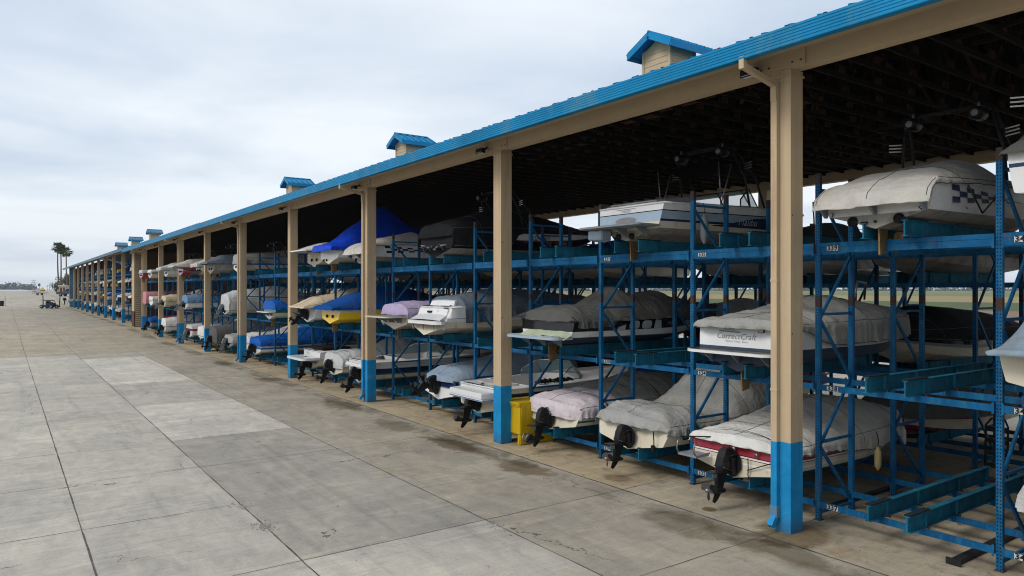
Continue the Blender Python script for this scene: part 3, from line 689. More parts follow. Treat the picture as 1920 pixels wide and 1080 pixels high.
# ------------------------------------------------------------------ boats (stern at x=0, bow towards +x, keel at z=0)
class Hull:
    def __init__(s, L=5.9, B=2.25, H=.72, rise=.16, dead=.22, rake=.06):
        s.L, s.B, s.H, s.rise, s.dead, s.rake = L, B, H, rise, dead, rake
    def sec(s, t):
        b = s.B / 2 * (.88 + .12 * math.sin(PI / 2 * min(t / .45, 1)))
        if t > .45: b *= max(1 - ((t - .45) / .552) ** 2.5, .012)
        zs = s.H + s.rise * t * t
        k = 0 if t < .55 else (zs - .1) * ((t - .55) / .45) ** 2.3 * .92
        bc = b * (.9 - .35 * smooth((t - .5) / .5)); zc = s.dead + (0 if t < .45 else (zs - s.dead) * .72 * ((t - .45) / .55) ** 1.8)
        return b, zs, k, bc, max(zc, k + .01)
    def y(s, x, z):
        b, zs, k, bc, zc = s.sec(clamp(x / s.L)); f = clamp((z - zc) / max(zs - zc, .01))
        return lerp(bc, b, f ** .75)
    def x_at(s, t, z): return s.L * t + (s.rake * (z / s.H) if t < .02 else 0)
    def mesh(s, bands, bottom, deck=None, open_=(.03, .56), transom=None, N=30, tbot=None):
        """bands: [(upper fraction of the side, material)...] from chine to sheer"""
        m = MB(); ts = [0] + [((i + .4) / (N + .4)) ** .92 for i in range(1, N)] + [1]
        fr = [0] + [b[0] for b in bands]
        sub = [];  # refine bands
        for (a, b), (_, mt) in zip(zip(fr, fr[1:]), bands):
            n = max(1, int((b - a) / .34))
            for q in range(n): sub.append((lerp(a, b, (q + 1) / n), mt))
        lev = [0] + [q[0] for q in sub]; rows = []
        for t in ts:
            b, zs, k, bc, zc = s.sec(t); R = [(0, k), (bc * .5, lerp(k, zc, .52)), (bc * .97, zc - .015)]
            R += [(lerp(bc, b, f ** .75), lerp(zc, zs, f)) for f in lev]; rows.append((t, R))
        nb = 3
        for sg in (-1, 1):
            P = [[(s.x_at(t, z), sg * y, z) for y, z in R] for t, R in rows]
            m.grid([r[:nb + 1] for r in P], bottom, True)
            for j, (f, mt) in enumerate(sub): m.grid([r[nb + j:nb + j + 2] for r in P], mt, True)
        R = [(s.x_at(0, z), y, z) for y, z in rows[0][1]]
        tm = lambda j: (tbot or bottom) if j < nb - 1 else (transom or {}).get(sub[j - nb][1] if j >= nb else None, sub[max(j - nb, 0)][1])
        for j in range(len(R) - 1):
            a, b = R[j], R[j + 1]
            vs = [(a[0], -a[1], a[2]), (a[0], a[1], a[2]), (b[0], b[1], b[2]), (b[0], -b[1], b[2])]
            m.add(vs, [(0, 1, 2, 3)] if a[1] > .001 else [(0, 2, 3)], tm(j))
        # rub rail at the sheer
        for sg in (-1, 1):
            m.tube([(s.x_at(t, R_[-1][1]), sg * R_[-1][0], R_[-1][1]) for t, R_ in rows], .022, bands[-1][1], 6)
        m.tube([(s.x_at(0, s.H) - .005, -s.sec(0)[0], s.H), (s.x_at(0, s.H) - .005, s.sec(0)[0], s.H)], .022, bands[-1][1], 6)
        if deck:
            a, b = open_; G = .16
            xs = [.0, a] + [lerp(a, b, q / 8) for q in range(1, 9)] + [lerp(b, 1, q / 8) for q in range(1, 9)]
            for sg in (-1, 1):
                rw = []
                for t in xs:
                    bb, zs, *_ = s.sec(t); inn = 0 if (t >= b or t <= .001) else max(bb - G, .05)
                    if t >= b: inn = 0.
                    x = s.L * t + (s.rake if t < .01 else 0)
                    mid = (x, sg * lerp(inn, bb, .5), zs + .05); rw.append([(x, sg * bb, zs), (x, sg * lerp(inn, bb, .85), zs + .035), mid, (x, sg * inn, zs + (.09 if t >= b else .04))])
                m.grid(rw, deck, True)
                il = [(r[3], (r[3][0], r[3][1] * .97, .32)) for r, t in zip(rw, xs) if a <= t <= b]
                m.grid([list(q) for q in il], deck, True)
            m.add([(s.L * a, -s.B * .44, .32), (s.L * b, -s.B * .44, .32), (s.L * b, s.B * .44, .32), (s.L * a, s.B * .44, .32)], [(0, 1, 2, 3)], M_SEAT)
            for t in (a, b): bb = s.sec(t)[0]; m.add([(s.L * t, -bb * .9, .3), (s.L * t, bb * .9, .3), (s.L * t, bb * .9, s.H + .06), (s.L * t, -bb * .9, s.H + .06)], [(0, 1, 2, 3)], deck)
        return m
def cover_mesh(h, mat, prof, skirt=.16, t0=0., t1=1., over=0., seed=0, wrinkle=1., crown=2.2, sterndrop=None, nx=64, nv=36, lift=.03, sag=None, pleat=1., endskirt=None, mat2=None, split=None, rnd=.05):
    """fitted cover: prof = [(metres from stern, height above the sheer on the centre line)]"""
    m = MB(); L = h.L; sd = skirt if sterndrop is None else sterndrop
    xs = [-over - .035 - .03 * q for q in (.6, .9, .5, 0)]; zf = [1., .62, .25, .0]
    xs += [lerp(-over, L * t1 + .03, (i / nx) ** 1.25) for i in range(nx + 1)]; zf += [0] * (nx + 1)
    rows = []; per = 0
    for i, x in enumerate(xs):
        t = clamp(x / L, 0, .998); b, zs, *_ = h.sec(max(t, 0)); b += .035; crn = lerp(max(crown, 4.5), crown, smooth(x / 2.2))
        ce = interp(prof, x); base = min(ce, 0); ce = max(ce, 0); row = []
        sk = skirt if not callable(skirt) else skirt(x)
        sk *= smooth((1.0 - t) / .12) * .85 + .15
        hem = .022 * fb(x * 1.6, seed, 0) + .010 * fb(x * 7, seed + 3)
        V = []
        for q in range(nv + 1): V.append(lerp(-1, 1, q / nv))
        for sg, part_ in ((-1, 'a'), (0, 'm'), (1, 'b')):
            if part_ != 'm':
                qs = (1., .72, .45, .2) if part_ == 'a' else (.2, .45, .72, 1.)
                for q in qs:
                    dz = (sk + hem) * q; ph = x * 13 + 2.6 * fb(x * 1.3, seed, 1.) + sg
                    yo = b + .012 + pleat * (.8 + .5 * fb(x * .7, seed)) * (.028 * q ** .7 * (math.sin(ph) + .8 * math.sin(ph * 2.3 + 1)) + .022 * q * fb(x * 6, q, seed))
                    zz = zs + base - dz
                    if t < .97 and x > 0: yo = max(yo, h.y(x, zz) + .012)
                    row.append((x + rnd * math.exp(-max(x + over, 0) / .5) + .01 * fb(x * 5, q * 2, seed + 7), sg * yo, zz))
            else:
                for v in V:
                    a = abs(v); shp = (1 - a ** crn)
                    z = zs + lift + base + ce * shp
                    rdg = lambda p, q, z_: (1 - min(abs(noise.noise(Vector((p, q, z_)))) * 3.2, 1)) ** 2
                    wv_ = .35 * fb(x * .8, v, seed + 2)
                    ew = .35 + .65 * a; wx = wrinkle * (.020 * fb(x * .8, v * 1.1, seed, 2) + ew * (.032 * rdg(x * 1.7 + wv_, v * .45 + .15 * x, seed) + .024 * rdg(x * 3.6 - v * .8 + wv_ * 2, v * .8, seed + 4) + .011 * rdg(x * 7. + v * 1.5, v * 1.6 - x, seed + 8)))
                    # tension folds running from supports to the hem
                    wx += wrinkle * .018 * a * (math.sin(x * 9 + 5 * fb(x * .9, v, seed)) * (1 - a * .3))
                    if sag: wx -= sag[2] * math.exp(-((x - sag[0]) / sag[1]) ** 2) * (1 - a ** 2.)
                    y = v * b * (1 - .0 * a)
                    if a > .93: z -= .02
                    row.append((x + rnd * a ** 4 * math.exp(-max(x + over, 0) / .5), y, z + wx * (1 - a ** 8)))
        if zf[i] > 0:
            row = [(px + (.02 * fb(py * 4, seed, 2) + .012 * pleat * math.sin(py * 17 + seed)) * zf[i], py * (1 - .025 * zf[i]), min(pz, zs + base + lift - (sd + .02 * fb(py * 1.7, seed, 9) + .010 * fb(py * 6, seed)) * zf[i] - (.02 if zf[i] > .2 else 0))) for px, py, pz in row]
        rows.append(row)
    nr = len(rows[0]); hs = 4; top = rows[4:]
    for q in (0, nr - 1): m.tube([(p[0], p[1] * 1.004, p[2] + .012) for p in (r_[q] for r_ in top[::2])], .008, M_SEAM, 4, False)
    for v_ in (nr // 2, hs + 1, nr - hs - 2): m.tube([(p[0], p[1], p[2] + .001) for p in (r_[v_] for r_ in top)], .0065, M_SEAM, 4, False)
    for f_ in (.22, .5, .78):
        r_ = top[int(nx * f_)]; m.tube([(p[0], p[1], p[2] + .001) for p in r_[2:-2]], .0065, M_SEAM, 4, False)
    if split is None: m.grid(rows, mat, True)
    else:
        k = 4 + int(nx * split ** .8); m.grid(rows[:k + 1], mat2, True); m.grid(rows[k:], mat, True)
    e = rows[-1]
    if t1 < .98:
        n = len(e); sk2 = endskirt or .0
        m.grid([e, [(p[0] + .05, p[1], max(min(p[2], h.sec(t1)[1] + .02) - .0, h.sec(t1)[1] - skirt if not callable(skirt) else 0)) for p in e]], mat, True)
    return m
def strap_mesh(h, prof, x0, x1, lift=.045, crown=2.2, wd=.03, drop=.25):
    m = MB(); rows = []
    for q in range(33):
        v = lerp(-1, 1, q / 32); x = lerp(x0, x1, abs(v) ** 1.5); b, zs, *_ = h.sec(clamp(x / h.L)); z = zs + .03 + max(interp(prof, x), 0) * (1 - abs(v) ** crown) + lift
        rows.append([(x - wd / 2, v * (b + .06), z), (x + wd / 2, v * (b + .06), z)])
    e0, e1 = rows[0], rows[-1]
    rows = [[(p[0], p[1], p[2] - drop) for p in e0]] + rows + [[(p[0], p[1], p[2] - drop) for p in e1]]
    m.grid(rows, M_STRAP, False); return m
def decal(h, polys, mat, side=-1, off=.012):
    m = MB()
    for vs, fs in polys: m.add([(x, side * (h.y(x, z) + off), z) for x, z in vs], fs, mat)
    return m
def side_text(h, st, size, x, z, mat, shear=0., side=-1, wd=1.):
    v, f = text_mesh(st, size, shear, wd)
    return decal(h, [([(x + p.x, z + p.y) for p in v], f)], mat, side)
def stern_text(st, size, y, z, mat, xo=-.012, slope=.0, shear=0., wd=1.):
    v, f = text_mesh(st, size, shear, wd); m = MB(); m.add([(xo + slope * p.y, y - p.x, z + p.y) for p in v], f, mat); return m
def outdrive(parent, z=.36, tilt=0., y=0., prop=None, sc=1., cowl=M_BLACK, turn=0.):
    """sterndrive leg bolted to the transom"""
    m = MB()
    shield = [(math.cos(a) * .20, math.sin(a) * .26 + .10) for a in [2 * PI * k / 18 for k in range(18)]]
    m.prism([(p[0] * (1 if p[1] > -.05 else .85), p[1]) for p in shield], 'x', -.05, 0, M_BLACKM)
    m.box(-.20, -.04, -.13, .13, -.08, .24, M_BLACK)
    for k in range(4): m.tube([(-.06 - .035 * k, 0, .02), (-.085 - .035 * k, 0, .02)], [.085, .07], M_RUBBER, 10)
    u0 = len(m.v)
    m.prism([(-.10, .33), (-.16, .395), (-.26, .41), (-.35, .37), (-.41, .24), (-.43, .07), (-.41, -.03), (-.18, -.02), (-.12, .10)], 'y', -.085, .085, cowl)
    m.prism([(-.17, .41), (-.25, .43), (-.33, .39), (-.37, .30), (-.30, .36)], 'y', -.06, .06, M_BLACKM)
    m.prism([(-.14, .20), (-.40, .16), (-.42, .06), (-.15, .05)], 'y', -.105, .105, cowl)
    m.prism([(-.21, -.02), (-.46, -.02), (-.475, -.20), (-.45, -.36), (-.31, -.38), (-.26, -.20)], 'y', -.042, .042, cowl)
    m.prism([(-.17, -.03), (-.56, -.03), (-.74, -.05), (-.56, -.055), (-.19, -.055)], 'y', -.105, .105, cowl)
    m.prism([(-.45, -.055), (-.60, -.06), (-.58, -.15), (-.47, -.16)], 'y', -.012, .012, M_GREYP)
    m.tube([(-.15, 0, -.40), (-.19, 0, -.40), (-.26, 0, -.395), (-.40, 0, -.39), (-.54, 0, -.385), (-.60, 0, -.385)], [.010, .035, .058, .068, .060, .05], cowl, 12)
    m.prism([(-.28, -.42), (-.48, -.43), (-.53, -.60), (-.46, -.635), (-.37, -.55)], 'y', -.010, .010, cowl)
    for s in (-1, 1):
        m.tube([(-.10, s * .125, -.02), (-.27, s * .12, .02), (-.30, s * .118, .03)], [.024, .024, .014], M_BLACKM, 8); m.tube([(-.28, s * .12, .022), (-.43, s * .11, .06)], .011, M_CHROME, 6)
        m.tube([(-.05, s * .10, .20), (-.13, s * .17, .33), (-.24, s * .12, .28)], .013, M_BLACK, 6); m.tube([(-.05, s * .06, .26), (-.10, s * .02, .42), (-.2, s * .05, .38)], .010, M_RUBBER, 6)
    R = Matrix.Translation((-.12, 0, .12)) @ Matrix.Rotation(tilt, 4, 'Y') @ Matrix.Rotation(turn, 4, 'Z') @ Matrix.Translation((.12, 0, -.12))
    sc *= .88; m.xf(R, u0); o = m.xf(Matrix.Scale(sc, 4)).build('outdrive', parent, (0, y, z), bevel=.016)
    p = MB(); pm_ = prop or M_BLACK
    p.tube([(-.58, 0, -.385), (-.62, 0, -.385), (-.70, 0, -.385), (-.745, 0, -.385)], [.050, .056, .052, .03], pm_, 12)
    for k in range(3):
        a = k * 2 * PI / 3 + .5
        bl = []
        for r in (.05, .10, .15, .185):
            w_ = {.05: .05, .10: .085, .15: .08, .185: .02}[r]; tw = .7 - r * 1.2
            for sgn in (-1, 1): bl.append((-.66 + sgn * w_ * math.sin(tw), math.cos(a) * r - sgn * w_ * math.cos(tw) * math.sin(a), -.385 + math.sin(a) * r + sgn * w_ * math.cos(tw) * math.cos(a)))
        p.add(bl, [(0, 1, 3, 2), (2, 3, 5, 4), (4, 5, 7, 6)], M_BLACKM if prop else pm_, True)
    p.xf(R).xf(Matrix.Scale(sc, 4)); p.build('propeller', o, fix=False)
    return o
def inboard(parent, z=0.):
    m = MB(); m.prism([(.10, .10), (.36, .12), (.33, -.30), (.12, -.34)], 'y', -.014, .014, M_BRONZE); m.tube([(.22, 0, .1), (.22, 0, .25)], .025, M_BRONZE, 6); m.build('rudder', parent, (0, 0, z))
    p = MB(); p.tube([(.50, 0, -.12), (.62, 0, -.11), (.9, 0, -.06), (1.7, 0, .10)], [.03, .035, .018, .018], M_BRONZE, 8)
    for k in range(3):
        a = k * 2 * PI / 3 + .3; vs = []
        for r, w_ in ((.03, .03), (.09, .085), (.15, .085), (.19, .02)):
            for s in (-1, 1): vs.append((.56 + s * w_ * .55, math.cos(a) * r - s * w_ * .75 * math.sin(a), -.115 + math.sin(a) * r + s * w_ * .75 * math.cos(a)))
        p.add(vs, [(0, 1, 3, 2), (2, 3, 5, 4), (4, 5, 7, 6)], M_BRONZE, True)
    p.build('propeller', parent, (0, 0, z), fix=False)
def platform(parent, h, z, depth=.55, mat=M_WHITE, top=M_GREYP, wid=.82, th=.045, round_=.25, x0=.0):
    m = MB(); hw = h.B / 2 * wid; n = 10; out = []
    for q in range(n + 1):
        a = PI / 2 * q / n; out.append((x0 - depth + round_ * (1 - math.sin(a)), hw - round_ * .9 * (1 - math.cos(a)) - 0 * a))
    pts = [(x0 + .02, hw)] + [(x0 - depth + round_ * (1 - math.sin(PI / 2 * q / n)), hw - round_ * (1 - math.cos(PI / 2 * q / n))) for q in range(n + 1)]
    pts = pts + [(x, -y) for x, y in pts[::-1]]
    m.prism(pts, 'z', z, z + th, mat)
    m.prism([(x * .97 - .01, y * .95) for x, y in pts], 'z', z + th + .002, z + th + .008, top)
    o = m.build('swim_platform', parent, bevel=.01)
    for s in (-.62, 0, .62): b = MB(); b.prism([(x0, z), (x0 - depth * .6, z), (x0, z - .2)], 'y', s * hw - .012, s * hw + .012, M_GREYP); b.build('bracket', o)
    return o
def exhausts(parent, h, ys, z, r=.062, x=-.012):
    for y in ys:
        m = MB(); n = 14
        m.tube([(x - .012, y, z), (x + .05, y, z)], r, M_BLACK, n); m.tube([(x - .013, y, z), (x - .0135, y, z)], r * .72, M_RUBBER, n)
        m.build('exhaust_flap', parent)
def windshield(parent, h, t=.5, ht=.42, mat=M_GLASS, frame=M_CHROME, wide=.80):
    b, zs, *_ = h.sec(t); x = h.L * t; z = zs + .06; w_ = b * wide
    A = [(x - .75, w_ * 1.08, z - .02), (x - .02, w_, z + .0), (x + .42, w_ * .42, z + .06), (x + .42, -w_ * .42, z + .06), (x - .02, -w_, z), (x - .75, -w_ * 1.08, z - .02)]
    T = [(x - .72, w_ * 1.06, z + .14), (x - .28, w_ * .93, z + ht), (x + .06, w_ * .40, z + ht + .05), (x + .06, -w_ * .40, z + ht + .05), (x - .28, -w_ * .93, z + ht), (x - .72, -w_ * 1.06, z + .14)]
    m = MB(); m.tube(T, .018, frame, 6); m.tube(A, .016, frame, 6)
    for a, c_ in zip(A, T): m.tube([a, c_], .015, frame, 6)
    o = m.build('windshield', parent); g = MB()
    for i in range(5): g.add([A[i], A[i + 1], T[i + 1], T[i]], [(0, 1, 2, 3)], mat)
    g.build('windshield_glass', o, fix=False); return o
def tower(parent, h, t=.42, ht=1.35, mat=M_BLACKM, speakers=True, bimini=False, folded=0., bright=False, lean=-.35):
    b, zs, *_ = h.sec(t); x = h.L * t; w_ = b - .12; zt = zs + ht
    m = MB(); r = .026
    top = [(x + lean - .1, w_ * .8, zt - .08), (x + lean - .12, w_ * .5, zt), (x + lean - .12, -w_ * .5, zt), (x + lean - .1, -w_ * .8, zt - .08)]
    for s in (-1, 1):
        for dx in (.55, 0): m.tube([(x + dx, s * w_, zs + .03), (x + dx * .75 + lean * .4, s * w_ * .96, zs + ht * .5), (x + lean + dx * .25 - .06, s * w_ * .82, zt - .10)], r, mat, 7)
    m.tube(top, r, mat, 7); m.tube([(p[0] + .22, p[1], p[2] + .02) for p in top], r, mat, 7)
    for y in (-.5, 0, .5): m.bar((top[0][0] + .0, y * w_, zt), (top[0][0] + .24, y * w_, zt + .02), .03, .03, mat)
    o = m.build('wakeboard_tower', parent)
    if speakers:
        for s in (-1, 1):
            q = MB(); c = (top[0][0] - .05, s * w_ * .62, zt - .14)
            q.tube([(c[0] - .16, c[1], c[2]), (c[0] - .12, c[1], c[2]), (c[0] + .12, c[1], c[2]), (c[0] + .2, c[1], c[2])], [.10, .115, .11, .05], M_BLACK, 12)
            q.tube([(c[0] - .165, c[1], c[2]), (c[0] - .162, c[1], c[2])], .06, M_GREYP, 10); q.tube([(c[0], c[1], c[2] + .1), (c[0], c[1], c[2] + .2)], .02, M_CHROME, 6)
            q.build('tower_speaker', o)
    for s in (-1, 1):   # board racks
        q = MB()
        for k in range(3): q.tube([(x + lean * .5 + .02, s * (w_ * .92 + .05), zs + ht * .62 + k * .06), (x + lean * .5 - .02, s * (w_ * .92 + .27), zs + ht * .62 + k * .06 + .02)], .012, M_CHROME if bright else M_FENDW, 6)
        q.tube([(x + lean * .5 + .02, s * (w_ * .92 + .05), zs + ht * .62), (x + lean * .5 + .02, s * (w_ * .92 + .03), zs + ht * .62 + .14)], .018, M_BLACKM, 6)
        q.build('board_rack', o)
    if bimini:
        q = MB(); rows = []
        for i in range(9):
            u = i / 8; xx = x + lean - .75 + 1.05 * u
            rows.append([(xx, v * w_ * .92, zt - .34 - .10 * v * v - .14 * (2 * u - 1) ** 2) for v in [lerp(-1, 1, k / 10) for k in range(11)]])
        q.grid(rows, C_BLACK, True); q.grid([[(p[0], p[1], p[2] - .02) for p in r_] for r_ in rows], C_BLACK, True)
        for s in (-1, 1):
            for dx in (-.3, -.75): q.tube([(x + lean - .55, s * w_ * .9, zs + .05), (x + lean + dx + .1, s * w_ * .92, zt - .46)], .014, M_CHROME, 6)
        q.build('bimini', o)
    return o
M_SEAM = paint('seam_thread', (.10, .10, .10), .9)
def fender(label, loc, mat=M_FENDW, ln=.5, r=.075, rope=.3):
    m = MB(); m.tube([(0, 0, -ln), (0, 0, -ln + .03), (0, 0, -ln + .07), (0, 0, -ln + .16), (0, 0, -.14), (0, 0, -.06), (0, 0, -.02), (0, 0, .02)], [.028, .03, .06, r, r, .055, .03, .024], mat, 12)
    o = m.build('boat_fender', None, loc); tag(o, label, 'fender', 'fenders hanging from boats')
    q = MB(); q.tube([(0, 0, .0), (.01, -.01, rope * .5), (0, .03, rope)], .008, M_STRAP, 5); q.build('rope', o); return o

ZK = (.50, 2.49, 4.86)          # keel height on each tier
ZKB = (.50, 2.17, 4.24)
def boat(label, k, lv, X=10.8, dz=0., dy=0., back=False, name='motorboat'):
    y = RY0 + PITCH * k + PITCH / 2 + dy
    if back: return thing(name, label, 'boat', (XD_B + (X - 10.8), y, ZKB[lv] + dz), 'boats stored on the racks', PI)
    return thing(name, label, 'boat', (X, y, ZK[lv] + dz), 'boats stored on the racks')
XD_B = 21.3
def stern_ladder(parent, z, y):
    m = MB()
    m.box(-.42, -.06, y - .22, y + .22, z - .02, z + .02, M_GREYP)
    for s in (-1, 1): m.tube([(-.02, y + s * .2, z + .02), (-.40, y + s * .2, z), (-.47, y + s * .2, z + .1), (-.44, y + s * .2, z + .24), (-.36, y + s * .2, z + .27)], .016, M_CHROME, 8)
    m.tube([(-.03, y + .2, z + .26), (-.2, y + .16, z + .3), (-.04, y - .25, z + .34)], .012, M_BLACKM, 6)
    m.build('boarding_ladder', parent)
def cable(parent, pts, r=.009): m = MB(); m.tube(pts, r, M_STRAP, 6); m.build('cable', parent)

# ---- ground tier
# red banded runabout
h = Hull(5.6, 2.22, .63, .14, .20); r = boat('cream runabout with a red band on its stern under a flat pale cover', 0, 0, 10.82)
h.mesh([(.16, M_CREAM), (.24, M_WHITE), (.40, M_CREAM), (.43, M_MAROON), (.50, M_WHITE), (.54, M_MAROON), (.92, M_RED), (1., M_MAROON)], M_CREAM).build('hull', r)
P = [(0, .11), (.9, .20), (2.5, .60), (3.2, .52), (5.2, .08), (5.6, .02)]
cv_ = cover_mesh(h, C_STONE, P, skirt=lambda x: .12 + .16 * smooth((x - .9) / 2.), seed=2, wrinkle=.8, crown=2.1, sterndrop=.05, mat2=C_WHITE, split=.12, nx=120, nv=54).build('cover', r, fix=False)
strap_mesh(h, P, .25, .03, crown=3.2).build('strap', cv_)
outdrive(r, .17, .12, .0, M_CHROME, 1.06); stern_ladder(r, .33, .72)
cable(r, [(-.03, -.34, .42), (-.05, -.36, .25), (-.03, -.34, .12), (-.05, -.38, .06)]); cable(r, [(-.02, -.32, .20), (-.03, -.95, .48)])
m = MB(); m.tube([(-.01, -.02, .53), (-.03, -.02, .53)], .045, M_CHROME, 12); m.tube([(-.01, -.50, .50), (-.025, -.50, .50)], .035, M_CHROME, 12); m.build('stern_eye', r)
fender('yellowed fender hanging from the red banded runabout', (13.3, 8.17 - 1.19, .97), paint('yellowed_vinyl', (.40, .31, .15), .5, .15), .42, .06); fender('white fender hanging from the bow of the red banded runabout', (15.3, 8.25 - .75, 1.05), M_FENDW, .40, .06)
# grey tarp with a sunken cockpit
h = Hull(6.0, 2.4, .56, .2, .20, .16); r = boat('cream boat with blue side stripes under a loose grey cover sagging into its cockpit', 1, 0, 10.85, .02)
h.mesh([(.5, M_CREAM), (1., M_CREAM)], M_CREAM).build('hull', r)
P = [(0, .16), (.30, .30), (1.1, .34), (1.8, .38), (2.9, .95), (3.6, .78), (5.4, .22), (6., .05)]
cover_mesh(h, C_GREY, P, skirt=.15, seed=11, wrinkle=1.5, crown=3.0, sterndrop=.06, sag=(1.75, .5, .42), pleat=1.7, nx=130, nv=60, rnd=.16).build('cover', r, fix=False)
decal(h, [([(.5, .36), (2.6, .36), (2.6, .39), (.45, .39)], [(0, 1, 2, 3)]), ([(.55, .30), (2.6, .33), (2.6, .345), (.5, .345)], [(0, 1, 2, 3)])], M_NAVY).build('side_stripe', r)
outdrive(r, .17, .12, -.05, M_CHROME, 1.0); cable(r, [(-.02, -.75, .52), (-.03, -.78, .30), (-.02, -.77, .18)], .012)
m = MB(); m.box(-.06, .0, -.82, -.70, .08, .22, M_BLACK); m.build('trim_tab_motor', r, bevel=.02)
# pinkish white cover, teal side
h = Hull(6.0, 2.3, .60, .16, .2, .14); r = boat('cream boat with teal side stripe under a pinkish white elastic cover', 2, 0, 10.9)
h.mesh([(.18, M_CREAM), (.30, M_TEAL), (.55, M_CREAM), (1., M_TEAL)], M_CREAM, transom={M_TEAL: M_CREAM}).build('hull', r)
P = [(0, .08), (.30, .18), (1.2, .24), (3.0, .54), (4., .42), (5.7, .10), (6., .04)]
cv_ = cover_mesh(h, C_TAUPE, P, skirt=.22, seed=23, wrinkle=.8, crown=2.4, sterndrop=.26, pleat=1.3, mat2=C_PINKW, split=.22, nx=120, nv=54, rnd=.2).build('cover', r, fix=False)
for a in (.75, 2.5): strap_mesh(h, P, a, a + .1, crown=3.).build('strap', cv_)
outdrive(r, .17, .05, .02, None, 1.02); m = MB()
for s in (-1, 1): m.tube([(-.60, s * .05, -.05), (-.74, s * .08, -.03), (-.80, s * .05, -.14), (-.74, s * .02, -.22)], .018, M_CHROME, 7)
m.build('propeller_guard', r)
# open bowrider behind the second post
h = Hull(6.2, 2.3, .74, .22, .2); r = boat('open white runabout with navy rub band and stained cream stern, behind second post', 3, 0, 10.55, .04)
h.mesh([(.30, M_CREAM), (.52, M_CREAM), (.60, M_NAVY), (.76, M_NAVY), (1., M_WHITE)], M_CREAM, deck=M_WHITE, open_=(.15, .5), transom={M_NAVY: M_LTBLUE}).build('hull', r)
m = MB(); m.prism([(0, h.B * .40), (0, -h.B * .40), (-.42, -h.B * .36), (-.42, h.B * .36)], 'z', .50, .66, M_WHITE); m.prism([(-.001, h.B * .401), (-.001, -h.B * .401), (-.424, -h.B * .362), (-.424, h.B * .362)], 'z', .44, .50, M_LTBLUE); m.build('stern_step', r, bevel=.02)
outdrive(r, .20, .10, .0, None, 1.05); ws = windshield(r, h, .47, .38)
m = MB(); m.box(.35, .95, -.75, .75, .45, .80, M_SEAT); m.build('stern_seat', r, bevel=.06)
m = MB()
for q in range(14): a = random.uniform(1.2, 2.5); m.tube([(a, -1.0 + random.uniform(-.05, .1), .84), (a + .12, -.98 + random.uniform(-.1, .1), .9), (a + .28, -1.0, .83)], .035, M_BLACK, 6)
m.build('bundled_rope', r)
# blue grey cover
h = Hull(5.8, 2.2, .62, .16, .2); r = boat('navy and white boat under a blue grey cover with its black outdrive tilted up', 4, 0, 10.85, .05)
h.mesh([(.42, M_WHITE), (.50, M_GREYP), (1., M_NAVY)], M_WHITE).build('hull', r)
P = [(0, .12), (.4, .34), (1.4, .42), (3.0, .74), (4., .55), (5.6, .1)]
cover_mesh(h, C_BLUEG, P, skirt=.14, seed=31, wrinkle=.6, crown=3.4, sterndrop=.05, nx=110, nv=48, rnd=.2).build('cover', r, fix=False); outdrive(r, .30, .85, .1, None, 1.1)
# white, navy striped long runabout
h = Hull(6.6, 2.3, .80, .18, .22); r = boat('uncovered white runabout with dark stripes low along its side, at the third post', 6, 0, 10.6, 0)
h.mesh([(.22, M_CREAM), (.30, M_TEAL), (.52, M_NAVY), (.60, M_NAVY), (.78, M_WHITE), (.79, M_GREYP), (1., M_WHITE)], M_CREAM, deck=M_WHITE, open_=(.22, .5), transom={M_NAVY: M_SILVER, M_TEAL: M_LTBLUE}).build('hull', r); outdrive(r, .22, .12, -.1, None, 1.05)
windshield(r, h, .46, .35); m = MB(); m.prism([(0, 1.0), (0, -1.0), (-.16, -.9), (-.22, 0), (-.16, .9)], 'z', .56, .72, M_WHITE); m.build('stern_step', r, bevel=.05)
# light grey cover with black straps
h = Hull(5.9, 2.2, .60, .16, .2); r = boat('cream boat under a light grey cover tied with thin black straps', 7, 0, 10.7, .0)
h.mesh([(.5, M_CREAM), (1., M_CREAM)], M_CREAM).build('hull', r); P = [(0, .24), (.5, .32), (1.4, .34), (2.8, .82), (4., .5), (5.7, .1)]
cv_ = cover_mesh(h, C_LGREY, P, skirt=.22, seed=44, wrinkle=1.2, sterndrop=.3, pleat=1.3).build('cover', r, fix=False); outdrive(r, .25, .1, 0, None, 1.05)
for a in (.4, 1.6): strap_mesh(h, P, a, a + .1).build('strap', cv_)
m = MB(); m.box(.9, 1.15, -1.25, -1.12, .40, .68, M_BLACK); m.build('hanging_bag', r, bevel=.03)
# platform boat
h = Hull(6.3, 2.3, .78, .2, .22); r = boat('uncovered cream boat with a deep white swim platform at the fourth post', 8, 0, 10.75, 0)
h.mesh([(.5, M_CREAM), (1., M_WHITE)], M_CREAM, deck=M_WHITE, open_=(.2, .5)).build('hull', r); platform(r, h, .45, .75, M_WHITE, M_WHITE, .9, .09); outdrive(r, .15, .08, 0, None, 1.1); stern_text('SEA RAY', .1, .4, .68, M_GREYP).build('lettering', r, fix=False)
m = MB(); m.box(.2, 1.5, -.9, .9, .8, .95, M_DECK); m.build('sun_pad', r, bevel=.05)

